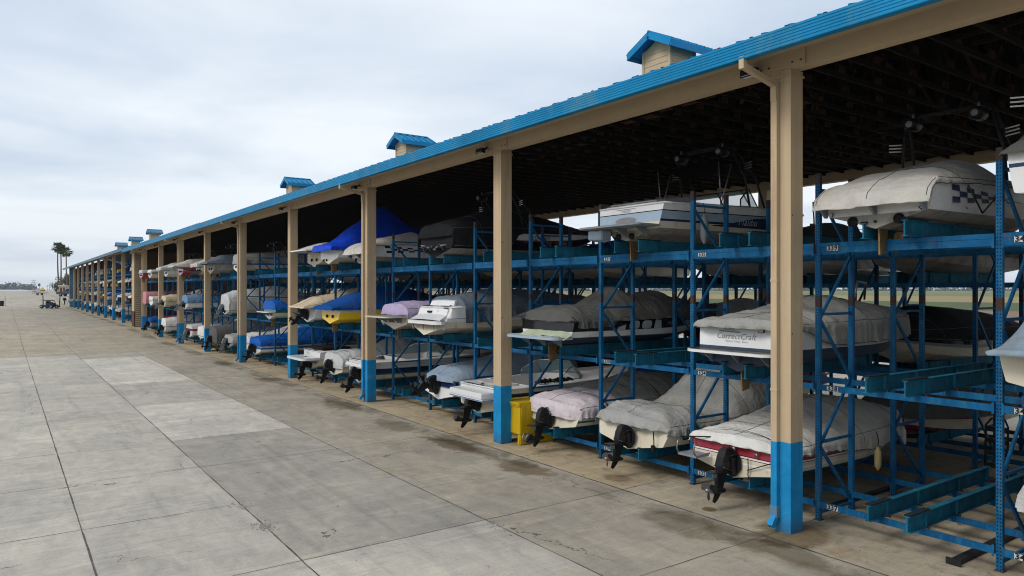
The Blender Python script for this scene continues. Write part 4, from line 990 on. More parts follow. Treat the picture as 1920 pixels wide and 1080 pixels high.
def covered(label, k, lv, cm, hm, bands=None, cowl=None, P=None, X=10.8, L=5.9, B=2.2, H=.66, drive='io', seed=None, skirt=.2, tilt=.1, wr=1., dz=0., back=False, strap=None, tow=None, crown=2.6, plat=None, over=0., sterndrop=None, bottom=None, nx=48, nv=24, dy=0.):
    h = Hull(L, B, H, .18, .21); r = boat(label, k, lv, X, dz, dy, back); seed = k * 3.7 + lv * 11 + back * 50 if seed is None else seed
    h.mesh(bands or [(.5, hm), (1., hm)], bottom or hm, N=22).build('hull', r)
    P = P or [(0, .2), (.6, .3), (1.5, .32), (2.9, .75), (3.8, .55), (L - .3, .12), (L, .03)]
    cv_ = cover_mesh(h, cm, P, skirt=skirt, seed=seed, wrinkle=wr, crown=crown, over=over, sterndrop=sterndrop, nx=nx, nv=nv).build('cover', r, fix=False)
    if drive == 'io': outdrive(r, .22, tilt, 0, None, .98, cowl or M_BLACK)
    elif drive == 'in': inboard(r); exhausts(r, h, (.3, -.3), .30)
    if strap: strap_mesh(h, P, strap, strap + .1, crown=crown).build('strap', cv_)
    if plat: platform(r, h, plat[0], plat[1], plat[2], plat[3])
    if tow: tower(r, h, .42, tow[0], tow[1], bright=len(tow) > 2)
    return r, h
def pos(k):
    bay, sub = divmod(k, 3); return '%s berth past the %s post' % (ORD[sub], ORD[bay])
covered('blue hulled boat under a bright blue tarp cover on the ground tier', 11, 0, C_BRIGHT, M_LTBLUE, [(.25, M_WHITE), (.45, M_LTBLUE), (1., M_WHITE)], X=10.7, skirt=.18, bottom=M_CREAM)
covered('white boat with a dark outdrive hidden by the fifth post, ground tier', 12, 0, C_WHITE, M_WHITE, drive='none', X=10.9)
covered('black covered boat edged with a white line on the ground tier', 14, 0, C_DGREY, M_BLKHULL, X=10.45, skirt=.5, P=[(0, .4), (.6, .5), (3, .8), (5.6, .1)]); covered('slate covered boat on the ground tier beside the black covered one', 15, 0, C_SLATE, M_GREYP, drive='none', X=10.9, skirt=.4, P=[(0, .3), (.6, .5), (3, .8), (5.6, .1)])
covered('grey hulled boat with big outdrive on the ground tier next to the fifth post', 13, 0, C_GREY, M_GREYP, cowl=M_GREYP, X=10.7, H=.5)
covered('white covered boat with ragged hem on the ground tier by the sixth post', 16, 0, C_WHITE, M_WHITE, drive='none', X=10.9, skirt=.4); covered('white boat with red engine cover on the ground tier', 17, 0, C_LGREY, M_WHITE, [(.6, M_WHITE), (1., M_RED)], cowl=M_GREYP, X=10.7, skirt=.02)
covered('dark boat with red trim low behind the seventh post', 18, 0, C_DGREY, M_BLKHULL, [(.5, M_BLKHULL), (1., M_RED)], drive='none', X=10.9); covered('white boat with teal stripe and rounded white cover on the ground tier', 20, 0, C_WHITE, M_WHITE, [(.5, M_WHITE), (.75, M_TEAL), (1., M_WHITE)], X=10.4, P=[(0, .4), (1, .5), (3, .8), (5.6, .1)])
covered('boat under a dark red cover on the ground tier near the siding wall', 21, 0, C_RED, M_GREYP, drive='none', X=10.7, P=[(0, .4), (1, .5), (3, .8), (5.6, .1)]); covered('boat under a navy cover on the ground tier against the siding wall', 23, 0, C_NAVY, M_GREYP, X=10.6)

# ---- middle tier
h = Hull(5.75, 2.3, .86, .12, .26, .18); r = boat('white sterned ski boat under a grey cover, lettering on its stern, middle tier', 0, 1, 10.95, -.07)
h.mesh([(.30, M_DKBOT), (.36, M_WHITE), (.66, M_WHITE), (1., M_WHITE)], M_DKBOT, transom={}).build('hull', r)
P = [(0, .06), (.5, .10), (1.4, .24), (2.3, .46), (3.0, .38), (5.3, .08), (5.75, .02)]
cover_mesh(h, C_GREY, P, skirt=lambda x: .08 + .30 * smooth((x - .2) / 1.2), seed=61, wrinkle=1.3, crown=2.2, sterndrop=.08, pleat=1.3, nx=120, nv=54, rnd=.1).build('cover', r, fix=False)
pl = platform(r, h, .335, .46, M_WHITE, M_BLACK, .86, .05, .30, .05)
SLP = .21
stern_text('CorrectCraft', .155, .14, .63, M_GREYL, .124, SLP, .25, 1.04).build('lettering', r, fix=False)
[stern_text(q_, .05, y_, .54, M_GREYL, .105, SLP, .2, 1.2).build('small_lettering', r, fix=False) for q_, y_ in (('World', .28), ('Class', .10), ('Boats', -.08))]
m = MB(); m.add([(.125, .52, .715), (.125, .05, .70), (.13, .05, .72), (.135, .30, .725), (.13, .52, .735)], [(0, 1, 2, 3, 4)], M_GREYP)
for q in range(5): m.add([(.135 + .006 * q, .44 - .01 * q, .745 + .024 * q), (.135 + .006 * q, .16 - .01 * q, .745 + .024 * q), (.137 + .006 * q, .16 - .01 * q, .756 + .024 * q), (.137 + .006 * q, .44, .756 + .024 * q)], [(0, 1, 2, 3)], paint('faded_emblem', (.42, .35, .33), .5))
m.build('emblem', r, fix=False); m = MB(); m.box(.13, .16, -.46, -.34, .72, .82, M_PLATEK); m.box(.128, .13, -.45, -.35, .73, .81, M_CREAM); m.build('stern_sticker', r); inboard(r, -.03)
m = MB(); m.tube([(2.35, -.85, 1.12), (2.5, -.85, 1.55), (2.62, -.8, 1.66), (3.3, -.6, 1.63), (3.8, -.3, 1.30)], .022, M_CHROME, 8); m.tube([(2.33, -.85, 1.08), (2.38, -.85, 1.22)], .026, M_RED, 8); m.build('tow_pylon', r)
# grey covered wake boat
h = Hull(6.3, 2.35, .62, .2, .24); r = boat('black wake boat with white lettering under a peaked grey cover, middle tier', 2, 1, 10.75, .06)
h.mesh([(.16, M_WHITE), (.36, M_WHITE), (.42, M_BLKHULL), (1., M_BLKHULL)], M_DKBOT).build('hull', r)
P = [(0, .22), (.4, .32), (1.3, .30), (2.1, .76), (2.6, .56), (3.6, .62), (4.2, .42), (6., .10)]
cv_ = cover_mesh(h, C_DGREY, P, skirt=lambda x: .16 - .14 * smooth((x - 1.) / .35) + .12 * smooth((x - 3.3) / .6), seed=71, wrinkle=1.5, crown=2.0, sterndrop=.02, pleat=1.5, nx=120, nv=54, rnd=.22).build('cover', r, fix=False); strap_mesh(h, P, .12, .06, lift=.0, drop=0).build('strap', cv_)
platform(r, h, .20, .55, M_SILVER, M_WHITE, .86, .06)
m = MB(); rows = []
for i in range(14):
    u = i / 13; rows.append([(-.30 + .27 * v + .02 * fb(u * 5, v * 3), lerp(.62, -1.05, u), .275 + .11 * v + .03 * fb(u * 6, v * 4, 2) - (.08 if u > .93 else 0)) for v in (0, .3, .6, 1)])
m.grid(rows, C_GREEN, True); tow_ = m.build('towel', None, (10.75, RY0 + PITCH * 2.5, ZK[1] + .06), fix=False); tag(tow_, 'pale green towel bunched on the swim platform of the black wake boat', 'towel')
exhausts(r, h, (.55, .25), .10, .055); inboard(r, -.06)
def ring(x, z, a, b): n = 14; return [(x + a * math.copysign(abs(math.cos(q)) ** .6, math.cos(q)), z + b * math.copysign(abs(math.sin(q)) ** .6, math.sin(q))) for q in [2 * PI * k / n for k in range(n)]]
pls = [([(1.35, .36), (1.62, .37), (1.62, .52), (1.38, .46)], [(0, 1, 2, 3)])]
for x, a in ((1.9, .17), (2.32, .17)): pls.append((ring(x, .50, a, .105), [tuple(range(14))]))
pls.append(([(2.58, .40), (2.86, .40), (2.80, .60), (2.60, .62)], [(0, 1, 2, 3)]))
[decal(h, [q], M_GRAF).build('letter', r) for q in pls]; side_text(h, 'MB', .16, 3.15, .50, M_GREYL, .2).build('side_lettering', r, fix=False)
# half uncovered white boat
h = Hull(6.4, 2.3, .84, .2, .24, .45); r = boat('white sterned boat with its slate cover pulled back from the stern, middle tier', 4, 1, 10.35, .05)
h.mesh([(.3, M_CREAM), (.44, M_WHITE), (.47, M_GREYP), (1., M_WHITE)], M_CREAM, deck=M_WHITE, open_=(.3, .5)).build('hull', r)
P = [(0, .05), (.9, .30), (2.6, .52), (4., .40), (6., .1)]
cover_mesh(h, C_SLATE, P, skirt=lambda x: .45 - .3 * smooth((x - 1.5) / 2.), t1=.97, seed=83, wrinkle=1.4, pleat=1.6, sterndrop=.0, over=-.8).build('cover', r, fix=False)
m = MB(); A_ = [(.02, .92, .46), (.30, .86, .62), (.36, .84, .78), (.62, .74, .88), (.68, .70, 1.02), (.98, .58, 1.12), (1.3, .55, 1.14)]
m.grid([[(x, y * q, z + .02 * (1 - q * q)) for q in (-1, -.9, -.5, 0, .5, .9, 1)] for x, y, z in A_], M_WHITE, False)
for sg in (-1, 1): m.grid([[(x, sg * y, z), (x + .1, sg * y * 1.04, z - .3)] for x, y, z in A_], M_WHITE, False)
m.build('stern_steps', r); platform(r, h, .34, .10, M_WHITE, M_WHITE, .9, .1)
m = MB(); m.add([(.37, -.50, .80), (.37, -.80, .80), (.60, -.70, .885), (.60, -.55, .885)], [(0, 1, 2, 3)], M_BLACK); m.xf(Matrix.Translation((0, 0, .02))); m.build('stern_vent', r)
stern_text('CS', .09, -.3, .70, M_GREYP, .325).build('lettering', r, fix=False); m = MB(); m.box(.28, .34, .05, .3, .67, .73, M_BLACK); m.build('stern_handle', r)
# lavender
covered('cream boat with lavender cover and long thin swim platform, middle tier', 5, 1, C_LAV, M_CREAM, X=10.7, dz=.08, H=.60, drive='in', skirt=.20, plat=(.42, .75, M_CREAM, M_GREYP), P=[(0, .22), (.5, .30), (1.5, .3), (2.9, .35), (5.6, .1)], wr=1.3, sterndrop=.12)
# yellow
r, h = covered('yellow boat under a royal blue cover with a white fender on its side', 7, 1, C_NAVY, M_YELLOW, [(.45, M_YELLOW), (.55, M_YELLOW), (1., M_CREAM)], X=10.55, dz=.06, H=.66, drive='in', over=.3, skirt=.10, P=[(-.3, .02), (.2, .2), (.9, .5), (2.6, .82), (5.6, .1)], L=6.2, wr=.8)
fender('white fender hanging on the side of the yellow boat', (12.3, RY0 + PITCH * 7.5 - 1.24, 3.05), M_FENDW, .55, .10)
covered('boat under a beige cover stretched over its platform, middle tier at the fourth post', 8, 1, C_BEIGE, M_WHITE, X=10.6, dz=.02, H=.66, over=.5, skirt=.05, P=[(-.5, .0), (.4, .40), (2.6, .8), (5.6, .1)], wr=.7, tilt=.5)
covered('white boat with teal side under a rolled bright blue cover, middle tier', 10, 1, C_BRIGHT, M_WHITE, [(.35, M_CREAM), (.8, M_TEAL), (1., M_WHITE)], X=10.6, dz=-.05, H=.58, plat=(.35, .4, M_WHITE, M_WHITE), P=[(0, .3), (.4, .35), (.8, .1), (2.8, .2), (5.6, .1)], drive='in', skirt=.08)
covered('bulky boat under a pale grey cover with grey outdrive, middle tier beyond the fifth post', 13, 1, C_LGREY, M_CREAM, X=10.5, dz=-.05, H=.75, P=[(0, .4), (.5, .6), (2.8, .85), (5.6, .2)], skirt=.5, wr=1.3, tilt=.3, cowl=M_GREYP)
covered('boat under a sky blue cover with tilted outdrive, middle tier', 17, 1, C_SKY, M_WHITE, X=10.4, cowl=M_GREYP, P=[(0, .3), (1, .4), (5.6, .1)], tilt=.5); covered('cream covered boat on the middle tier by the seventh post', 20, 1, C_BEIGE, M_CREAM, X=10.4, cowl=M_GREYP, tilt=.4)
covered('white boat on the middle tier next to the pink covered one', 22, 1, C_WHITE, M_WHITE, X=10.3, drive='none', P=[(0, .1), (5, .1)]); covered('boat draped with a faded pink cloth on the middle tier', 23, 1, C_PINK, M_BLKHULL, drive='none', X=10.2, P=[(0, .5), (3, .6), (5.6, .2)], skirt=.5)
# ---- top tier
def checker_boat(label, k, X, B=2.3, dz=0., dy=0.):
    h = Hull(6.4, B, .68, .2, .24, .05); r = boat(label, k, 2, X, dz, dy)
    h.mesh([(.2, M_WHITE), (.5, M_WHITE), (1., M_WHITE)], M_BOTTOM).build('hull', r)
    P = [(-.30, -.34), (-.22, -.16), (-.05, -.05), (.12, .05), (.7, .24), (1.5, .40), (1.95, .50), (2.4, .28), (3.4, .20), (5.6, .08), (6.4, .02)]
    cover_mesh(h, C_STONE, P, skirt=lambda x: .02 + .06 * smooth((x + .2) / .3) * (1 - smooth((x - .3) / .7)), nx=110, nv=48, over=.27, seed=91 + k, wrinkle=.4, crown=3.0, sterndrop=.03, pleat=.25).build('cover', r, fix=False)
    pls = []
    for i in range(11):
        for j in range(3):
            if (i + j) % 2 == 0:
                f0_, f1_ = j / 3, (j + 1) / 3
                def pt(i_, f_): x = .50 + .22 * i_; zt, zb = .63 - .012 * i_, .36 + .012 * i_; return (x - .12 * f_ + .10, lerp(zb, zt, f_))
                pls.append(([pt(i, f0_), pt(i + 1, f0_), pt(i + 1, f1_), pt(i, f1_)], [(0, 1, 2, 3)]))
    decal(h, pls, M_NAVY, -1, .014).build('checker_stripe', r); pp_ = [(3.3, .50), (3.8, .60), (4.6, .54), (4.4, .46), (3.6, .44)]
    decal(h, [(pp_, [(0, 1, 2, 3, 4)]), ([(1.0, .30), (4.6, .34), (4.6, .352), (1.0, .315)], [(0, 1, 2, 3)])], M_NAVY).build('side_flash', r)
    exhausts(r, h, (.36, -.36), .13, .08); inboard(r, -.06); m = MB()
    for y in (.8, .0, -.74): q = MB(); q.prism([(-.26, .40), (.01, .40), (.01, .22), (-.04, .22)], 'y', y - .02, y + .02, M_GREYP); q.build('platform_bracket', r)
    m = MB(); m.box(-.012, 0, -.02, .02, .09, .13, M_BLACK)
    for s in (-1, 1): q = MB(); q.tube([(-.02, s * .7, .30), (-.04, s * .66, .27), (-.02, s * .7, .23)], .009, M_BLACKM, 6); q.build('stern_eye', r)
    m.build('drain_plug', r); return r, h
r, h = checker_boat('white boat with a navy checker stripe under stone cover, top tier beside first post', -1, 10.95, 1.94, dy=.19)
tower(r, h, .40, 1.42, speakers=True, lean=-.12)
cable(r, [(.3, -1.18, .56), (.5, -1.2, .36), (.72, -1.2, .18), (1.0, -1.22, .36), (1.5, -1.2, .6)], .012); cable(r, [(-.1, .98, .5), (-.12, .95, .2), (-.1, .95, -.35)], .012)
r, h = checker_boat('second checker striped boat, smaller in view, under a stone cover by the third post', 6, 10.65, 2.3)
# silver blue open boat with tower
h = Hull(6.5, 2.2, .76, .16, .24, .12); r = boat('open white and silver blue boat with dark tower and lettering on its navy side', 1, 2, 10.95, .10, .14)
h.mesh([(.24, M_CREAM), (.27, M_CREAM), (.36, M_NAVY), (.68, M_SILVER), (.72, M_BLKHULL), (1., M_WHITE)], M_BOTTOM, deck=M_WHITE, open_=(.2, .5), transom={M_NAVY: M_SILVER}).build('hull', r)
pls = [([(1.6 + q * .33, .34) for q in range(13)] + [(1.6 + q * .33, .36 + .22 * smooth(q / 5)) for q in range(12, -1, -1)], [(q, q + 1, 24 - q, 25 - q) for q in range(12)])]
decal(h, pls, M_NAVY, -1, .01).build('navy_flash', r); side_text(h, 'Malibu', .24, 2.75, .47, M_GRAF, .2, wd=1.05).build('side_lettering', r, fix=False)
platform(r, h, .27, .62, M_GREYP, M_GREYP, .86, .035, .15); exhausts(r, h, (.25, -.15), .10, .07); inboard(r, -.08)
m = MB(); m.prism([(-.02, .02), (-.30, .06), (-.30, .26), (-.02, .26)], 'y', .45, .92, M_SILVER); m.build('platform_mount', r, bevel=.02)
m = MB(); m.prism([(.16, .78), (.16, .84), (1.25, .98), (1.25, .78)], 'y', -.70, .70, M_GREYP); m.prism([(.12, .76), (.14, .81), (1.3, .86), (1.3, .76)], 'y', -.78, .78, M_WHITE); m.build('engine_hatch', r, bevel=.02)
m = MB(); em = [(math.cos(q) * .32, math.sin(q) * .075) for q in [2 * PI * k / 20 for k in range(20)]]
m.add([(.066 + p[1] * .158, .1 + p[0], .45 + p[1]) for p in em], [tuple(range(20))], M_GREYL); m.build('stern_badge', r, fix=False)
stern_text('MALIBU', .075, .12, .655, M_GREYL, .098, .158, .0, 1.1).build('stern_lettering', r, fix=False)
m = MB(); m.box(.082, .09, -.16, .40, .605, .612, M_GREYL); m.box(.098, .104, -.16, .40, .70, .707, M_GREYL); m.build('badge_outline', r)
windshield(r, h, .52, .42, frame=M_BLACKM); tower(r, h, .45, 1.45, speakers=True, bimini=True, bright=True)
fender('grey fender hanging on the side of the silver blue boat', (12.05, RY0 + PITCH * 1.5 + .14 - 1.19, 5.50), M_GREYP, .62, .085, .25)
m = MB(); m.tube([(1.9, -1.02, .66), (1.9, -1.10, .66)], .05, M_BLACKM, 8); m.build('side_outlet', r); m = MB(); m.bar((1.02, -1.0, .80), (1.2, -1.0, .80), .03, .03, M_CHROME); m.build('cleat', r)
# black covered
h = Hull(6.4, 2.35, .80, .2, .26); r = boat('boat under a black cover with a white lettered panel on its side, top tier', 4, 2, 10.75, .02)
h.mesh([(.30, M_BLKHULL), (.42, M_BLKHULL), (.50, M_BLKHULL), (.55, M_MAROON), (.92, M_WHITE), (1., M_NAVY)], M_BOTTOM, transom={M_WHITE: C_BLACK, M_MAROON: C_BLACK, M_BLKHULL: C_BLACK, M_NAVY: C_BLACK}, tbot=C_BLACK).build('hull', r)
P = [(0, .18), (.5, .36), (2.2, .78), (3.3, .62), (5.8, .1)]
cover_mesh(h, C_BLACK, P, skirt=lambda x: .48 - .42 * smooth((x - 1.9) / .5), seed=101, wrinkle=.6, crown=2.5, sterndrop=.18).build('cover', r, fix=False)
side_text(h, 'SEA-ADO', .17, 3.2, .66, M_PLATEK, .1).build('side_lettering', r, fix=False); decal(h, [([(2.5, .50), (4.2, .50), (3.9, .56), (3.4, .54), (3.0, .60), (2.6, .55)], [(0, 1, 2, 3, 4, 5)])], M_RED).build('red_flash', r)
m = MB()
for q in range(14): a = -.75 + .1 * q; m.tube([(-.04, a, .30 + random.uniform(-.08, .1)), (-.2, a + .06, .30 + random.uniform(-.1, .1)), (-.05, a + .16, .24)], .03, M_BLACKM if q % 4 else M_GREYP, 6)
m.build('bundled_rope', r); tower(r, h, .40, 1.35, speakers=True, lean=-.3)
# blue tarp
h = Hull(6.2, 2.3, .64, .2, .24); r = boat('white boat under a shiny blue tarp pulled to a tall peak, top tier', 7, 2, 10.5, .06)
h.mesh([(.5, M_WHITE), (1., M_WHITE)], M_CREAM).build('hull', r); P = [(-.3, .06), (.2, .22), (1.2, 1.0), (2.0, 1.68), (2.4, 1.74), (3.6, .95), (6., .12)]
cover_mesh(h, C_TARP, P, skirt=.14, seed=111, wrinkle=.7, crown=1.25, over=.3, sterndrop=.16, pleat=.6).build('cover', r, fix=False); exhausts(r, h, (.5, .2), .16, .05); inboard(r)
covered('cream boat under a white cover reaching past its stern, top tier, fourth post', 8, 2, C_WHITE, M_CREAM, X=10.9, dz=.02, over=.75, skirt=.05, P=[(-.75, .0), (.3, .36), (2.6, .5), (5.6, .1)], drive='in', wr=.4, sterndrop=.03)
covered('cream hulled boat under a grey cover with folded tower, top tier beyond the fifth post', 12, 2, C_GREY, M_CREAM, [(.4, M_CREAM), (.6, M_LTBLUE), (1., M_CREAM)], X=10.5, drive='in', tow=(1.0, M_BLACKM, 1), P=[(0, .3), (2.8, .5), (5.6, .2)])
covered('boat under a slate cover pointing out beside the sixth post, top tier', 14, 2, C_SLATE, M_BOTTOM, X=10.3, over=.4, skirt=.1, P=[(-.4, 0), (.6, .45), (2.8, .7), (5.6, .2)], drive='in'); covered('white and grey covered boat at the sixth post, top tier', 15, 2, C_STONE, M_WHITE, X=10.2, over=.3, P=[(-.3, 0), (.6, .4), (2.8, .7), (5.6, .2)], drive='in', tow=(1.3, M_BLACKM, 1), plat=(.2, .9, M_BLACK, M_BLACK))
covered('stone covered boat with red side panel on the top tier', 17, 2, C_STONE, M_RED, X=10.1, over=.6, skirt=.1, P=[(-.6, 0), (.6, .45), (2.8, .7), (5.6, .2)], drive='in', tow=(1.1, M_BLACKM, 1)); covered('pale grey covered boat on the top tier by the seventh post', 19, 2, C_LGREY, M_WHITE, X=10.1, over=.5, P=[(-.5, 0), (.6, .4), (2.8, .6), (5.6, .2)], drive='in', tow=(1.1, M_BLACKM))
covered('low white boat with teal side on the top tier by the eighth post', 22, 2, C_WHITE, M_WHITE, [(.4, M_CREAM), (.7, M_TEAL), (1., M_WHITE)], X=10.2, P=[(0, .05), (5, .05)], drive='in'); covered('low red and blue boat on the top tier by the siding wall', 23, 2, C_LGREY, M_RED, [(.4, M_RED), (1., M_NAVY)], X=9.9, P=[(0, .05), (5, .05)], drive='in')
# first rack bays at the frame edge
covered('white boat with a pale cover peeking in at the ground tier, nearest the camera', -2, 0, C_LGREY, M_WHITE, X=10.95, P=[(0, .4), (1, .55), (5.6, .1)], wr=1.4, skirt=.2, sterndrop=.25, drive='none', dz=.08, dy=.0)
covered('boat under a stretched blue grey cover at the frame edge, middle tier', -2, 1, C_BLUEG, M_CREAM, X=10.75, over=.25, skirt=.02, P=[(-.25, .0), (.9, .75), (5.6, .1)], wr=.35, crown=4., drive='none', dz=.02, H=.60, sterndrop=.06, dy=.22)
h = Hull(6.2, 2.4, .80, .2, .24, .1); r = boat('white boat with dark canvas and towing bar at the frame edge, top tier', -2, 2, 10.95, .12, .12)
h.mesh([(.3, M_WHITE), (.6, M_WHITE), (.7, M_NAVY), (1., M_WHITE)], M_BOTTOM, deck=M_WHITE, open_=(.25, .5)).build('hull', r); cover_mesh(h, C_DGREY, [(-.05, .10), (.6, .6), (2.5, .9), (5.6, .2)], skirt=.05, seed=131, wrinkle=.5).build('cover', r, fix=False)
tower(r, h, .12, 1.1, M_FENDW, speakers=False); exhausts(r, h, (.5,), .5, .1)

# ---- field side boats, bows pointing to the street
rb = random.Random(12)
r, h = covered('cream hulled boat under a black cover with pale lettering, field side middle tier', 0, 1, C_BLACK, M_CREAM, [(.4, M_CREAM), (.55, M_GREYP), (1., M_BLKHULL)], back=True, drive='none', P=[(0, .3), (1.6, .55), (3.6, .62), (4.6, .35), (5.8, .05)], skirt=.12, wr=.5, L=6.1)
v, f = text_mesh('MasterCraft', .26, .2); m = MB(); m.add([(1.9 - p.x, h.y(1.9 - p.x, .50 + p.y) + .02, .50 + p.y) for p in v], f, M_GREYL); m.build('side_lettering', r, fix=False)
covered('boat under a brownish grey cover, field side top tier facing the first post', 0, 2, C_DGREY, M_BOTTOM, back=True, drive='none', P=[(0, .3), (1.6, .85), (2.6, .7), (3.6, .8), (4.6, .4), (5.8, .05)], wr=1.2)
covered('red hulled boat under a grey cover, field side ground tier', 0, 0, C_DGREY, M_RED, [(.5, M_CREAM), (.8, M_RED), (1., M_CREAM)], back=True, drive='none')
covered('black covered boat, field side middle tier behind the empty bunks', 1, 1, C_BLACK, M_BLKHULL, back=True, drive='none', P=[(0, .4), (2.5, .8), (4.8, .3), (5.8, .05)], dy=.1)
covered('white hulled boat, field side top tier beyond the first post', 1, 2, C_DGREY, M_WHITE, back=True, drive='none', dz=.02); covered('grey covered boat with white sides, field side top tier two berths on', 2, 2, C_GREY, M_WHITE, back=True, drive='none')
covered('boat with red cover, field side ground tier behind the pinkish white one', 2, 0, C_RED, M_CREAM, back=True, drive='none', P=[(0, .3), (3, .5), (5.6, .1)]); covered('pale covered boat with magenta side, field side middle tier', 2, 1, C_LGREY, M_MAROON, back=True, drive='none')
pal = [(C_DGREY, 'charcoal'), (C_GREY, 'grey'), (C_BLACK, 'black'), (C_TAUPE, 'taupe'), (C_SLATE, 'slate'), (C_NAVY, 'navy'), (C_LGREY, 'pale grey')]
hul = [(M_WHITE, 'white'), (M_CREAM, 'cream'), (M_BOTTOM, 'dull grey'), (M_NAVY, 'navy')]
TN = ('ground', 'middle', 'top')
PB = {}
for k in range(3, 22):
    for lv in range(3):
        if rb.random() < (.25 if k < 12 else .45): continue
        i, j = rb.randrange(len(pal)), rb.randrange(len(hul)); bay, sub = divmod(k, 3)
        lab = '%s covered boat, %s hull, field side, %s tier, %s' % (pal[i][1], hul[j][1], TN[lv], pos(k).replace('the ', ''))
        key = (i, j)
        if key not in PB:
            r, _ = covered(lab, k, lv, pal[i][0], hul[j][0], back=True, drive='none', nx=32, nv=16, P=[(0, .3), (1.2, .4), (2.6, .8), (4.6, .4), (5.8, .05)]); PB[key] = (r, tree_of(r))
        else:
            src, tk = PB[key]; clone(src, tk, (XD_B + rb.uniform(-.3, .2), RY0 + PITCH * (k + .5), ZKB[lv]), lab)
# boats of the farther shed: a few small prototypes, copied
def far_boat(cm, hm):
    h = Hull(5.6, 2.1, .62, .15, .2); m = h.mesh([(.5, hm), (1., hm)], M_CREAM, N=10)
    c = cover_mesh(h, cm, [(-.3, 0), (.5, .3), (2.6, .6), (5.4, .1)], over=.3, nx=16, nv=8, wrinkle=.8, seed=5)
    m.add(c.v, c.f, cm, True); m.prism([(-.05, .55), (-.3, .5), (-.34, .2), (-.28, -.1), (-.16, -.1), (-.08, .2)], 'y', -.08, .08, M_BLACKM); return m.build('motorboat', fix=False)
FP = [(far_boat(c, hm), cn, hn) for c, cn, hm, hn in ((C_WHITE, 'white', M_WHITE, 'white'), (C_LGREY, 'pale grey', M_CREAM, 'cream'), (C_GREY, 'grey', M_WHITE, 'white'), (C_STONE, 'stone', M_RED, 'red'),
      (C_BRIGHT, 'bright blue', M_WHITE, 'white'), (C_NAVY, 'navy', M_WHITE, 'white'), (C_DGREY, 'charcoal', M_YELLOW, 'yellow'), (C_TAUPE, 'taupe', M_NAVY, 'navy'))]
usedp = set(); T4 = ('ground', 'second', 'third', 'top'); rf = random.Random(21)
for i, y in enumerate(FARY[:27]):
    for lv, z in enumerate((.58, 2.23, 3.88, 5.53)):
        if rf.random() < (.2 if lv < 3 else .55): continue
        q = rf.randrange(len(FP)) if rf.random() < .5 else rf.randrange(3); o, cn, hn = FP[q]
        if q in usedp: o = o.copy(); COL.objects.link(o)
        usedp.add(q); o.location = (11.05 + rf.uniform(-.25, .35), y + 1.36, gz(y) + z)
        bay, sub = divmod(max(i - 2, 0), 3)
        tag(o, '%s covered boat, %s hull, farther shed %s tier, %s' % (cn, hn, T4[lv], ('berth %s from the siding wall' % ORD[i]) if i < 20 else 'berth %s from the far end' % ORD[27 - i - 1]), 'boat', 'small boats in the farther shed')

# ------------------------------------------------------------------ things on the floor and in the yard
def ybin(label, x, y, s=1.):
    m = MB(); prof = [(-.62, .30), (-.60, 1.12), (-.66, 1.16), (-.66, 1.24), (.66, 1.24), (.66, 1.16), (.60, 1.12), (.62, .30)]
    m.prism(prof, 'y', -.5, .5, M_YBIN)
    for yy in (-.5, .36):          # feet with arched cut-outs
        arch = [(-.62, .30), (-.64, 0), (-.44, 0)] + [(-.36 + .0 + .30 * (1 - math.cos(PI * q / 8)) - .06, .02 + .20 * math.sin(PI * q / 8)) for q in range(9)] + [(.40, 0), (.64, 0), (.62, .30)]
        m.prism(arch, 'y', yy, yy + .14, M_YBIN)
    o = m.build('plastic_bin', None, (x, y, 0), bevel=.025); o.scale = (s, s, s); return tag(o, label, 'bin', 'yellow plastic bins')
ybin('yellow plastic bin with arched feet standing behind the second post', 11.10, 15.0, .86)
ybin('yellow plastic bin low behind the sixth post', 11.0, 48.6, .8)
m = MB(); m.box(0, 2.6, -.06, -.052, 0, .07, M_BLACKM); m.box(0, 2.6, .052, .06, 0, .07, M_BLACKM); m.box(0, 2.6, -.052, .052, .062, .07, M_BLACKM); m.box(-.012, 0, -.10, .10, -.0, .10, M_BLACKM)
o = m.build('steel_channel', None, (11.02, 4.70, .004)); tag(o, 'black steel channel with end plate lying on the floor by the rack foot', 'steel bar')
m = MB(); m.box(.05, 2.6, -.05, .05, 0, .06, M_BLACKM); o = m.build('steel_channel', None, (11.9, 7.2, .004)); tag(o, 'dark steel channel lying on the floor deeper under the rack bay', 'steel bar')
ht = thing('hand_truck', 'black hand truck leaning on a rack upright deep in the empty bay', 'hand truck', (16.4, 6.2, 0))
m = MB()
for s in (-1, 1): m.tube([(0, s * .2, .1), (.05, s * .2, 1.15), (.12, s * .12, 1.28), (.12, 0, 1.3)], .02, M_BLACKM, 6)
for z in (.3, .55, .8, 1.05): m.box(-.01, .05, -.2, .2, z, z + .09, M_BLACKM)
m.box(-.28, .02, -.22, .22, .08, .10, M_BLACKM); m.build('frame', ht)
for s in (-1, 1):
    m = MB(); m.tube([(.1, s * .24, .13), (.1, s * .31, .13)], .13, M_RUBBER, 14); m.build('wheel', ht)

def wheel(parent, x, y, z, r, wd, hub=M_GREYP):
    m = MB(); m.tube([(x, y - wd / 2, z), (x, y - wd / 2 + .03, z), (x, y + wd / 2 - .03, z), (x, y + wd / 2, z)], [r * .86, r, r, r * .86], M_RUBBER, 18)
    o = m.build('wheel', parent); m = MB(); m.tube([(x, y - wd / 2 - .012, z), (x, y + wd / 2 + .012, z)], r * .55, hub, 12); m.build('rim', o)
def yard(px, py, zg=None, dep=None):
    if dep is None: dep = F * (CH - zg) / (py - 542)
    p = at(px, py, dep); return p
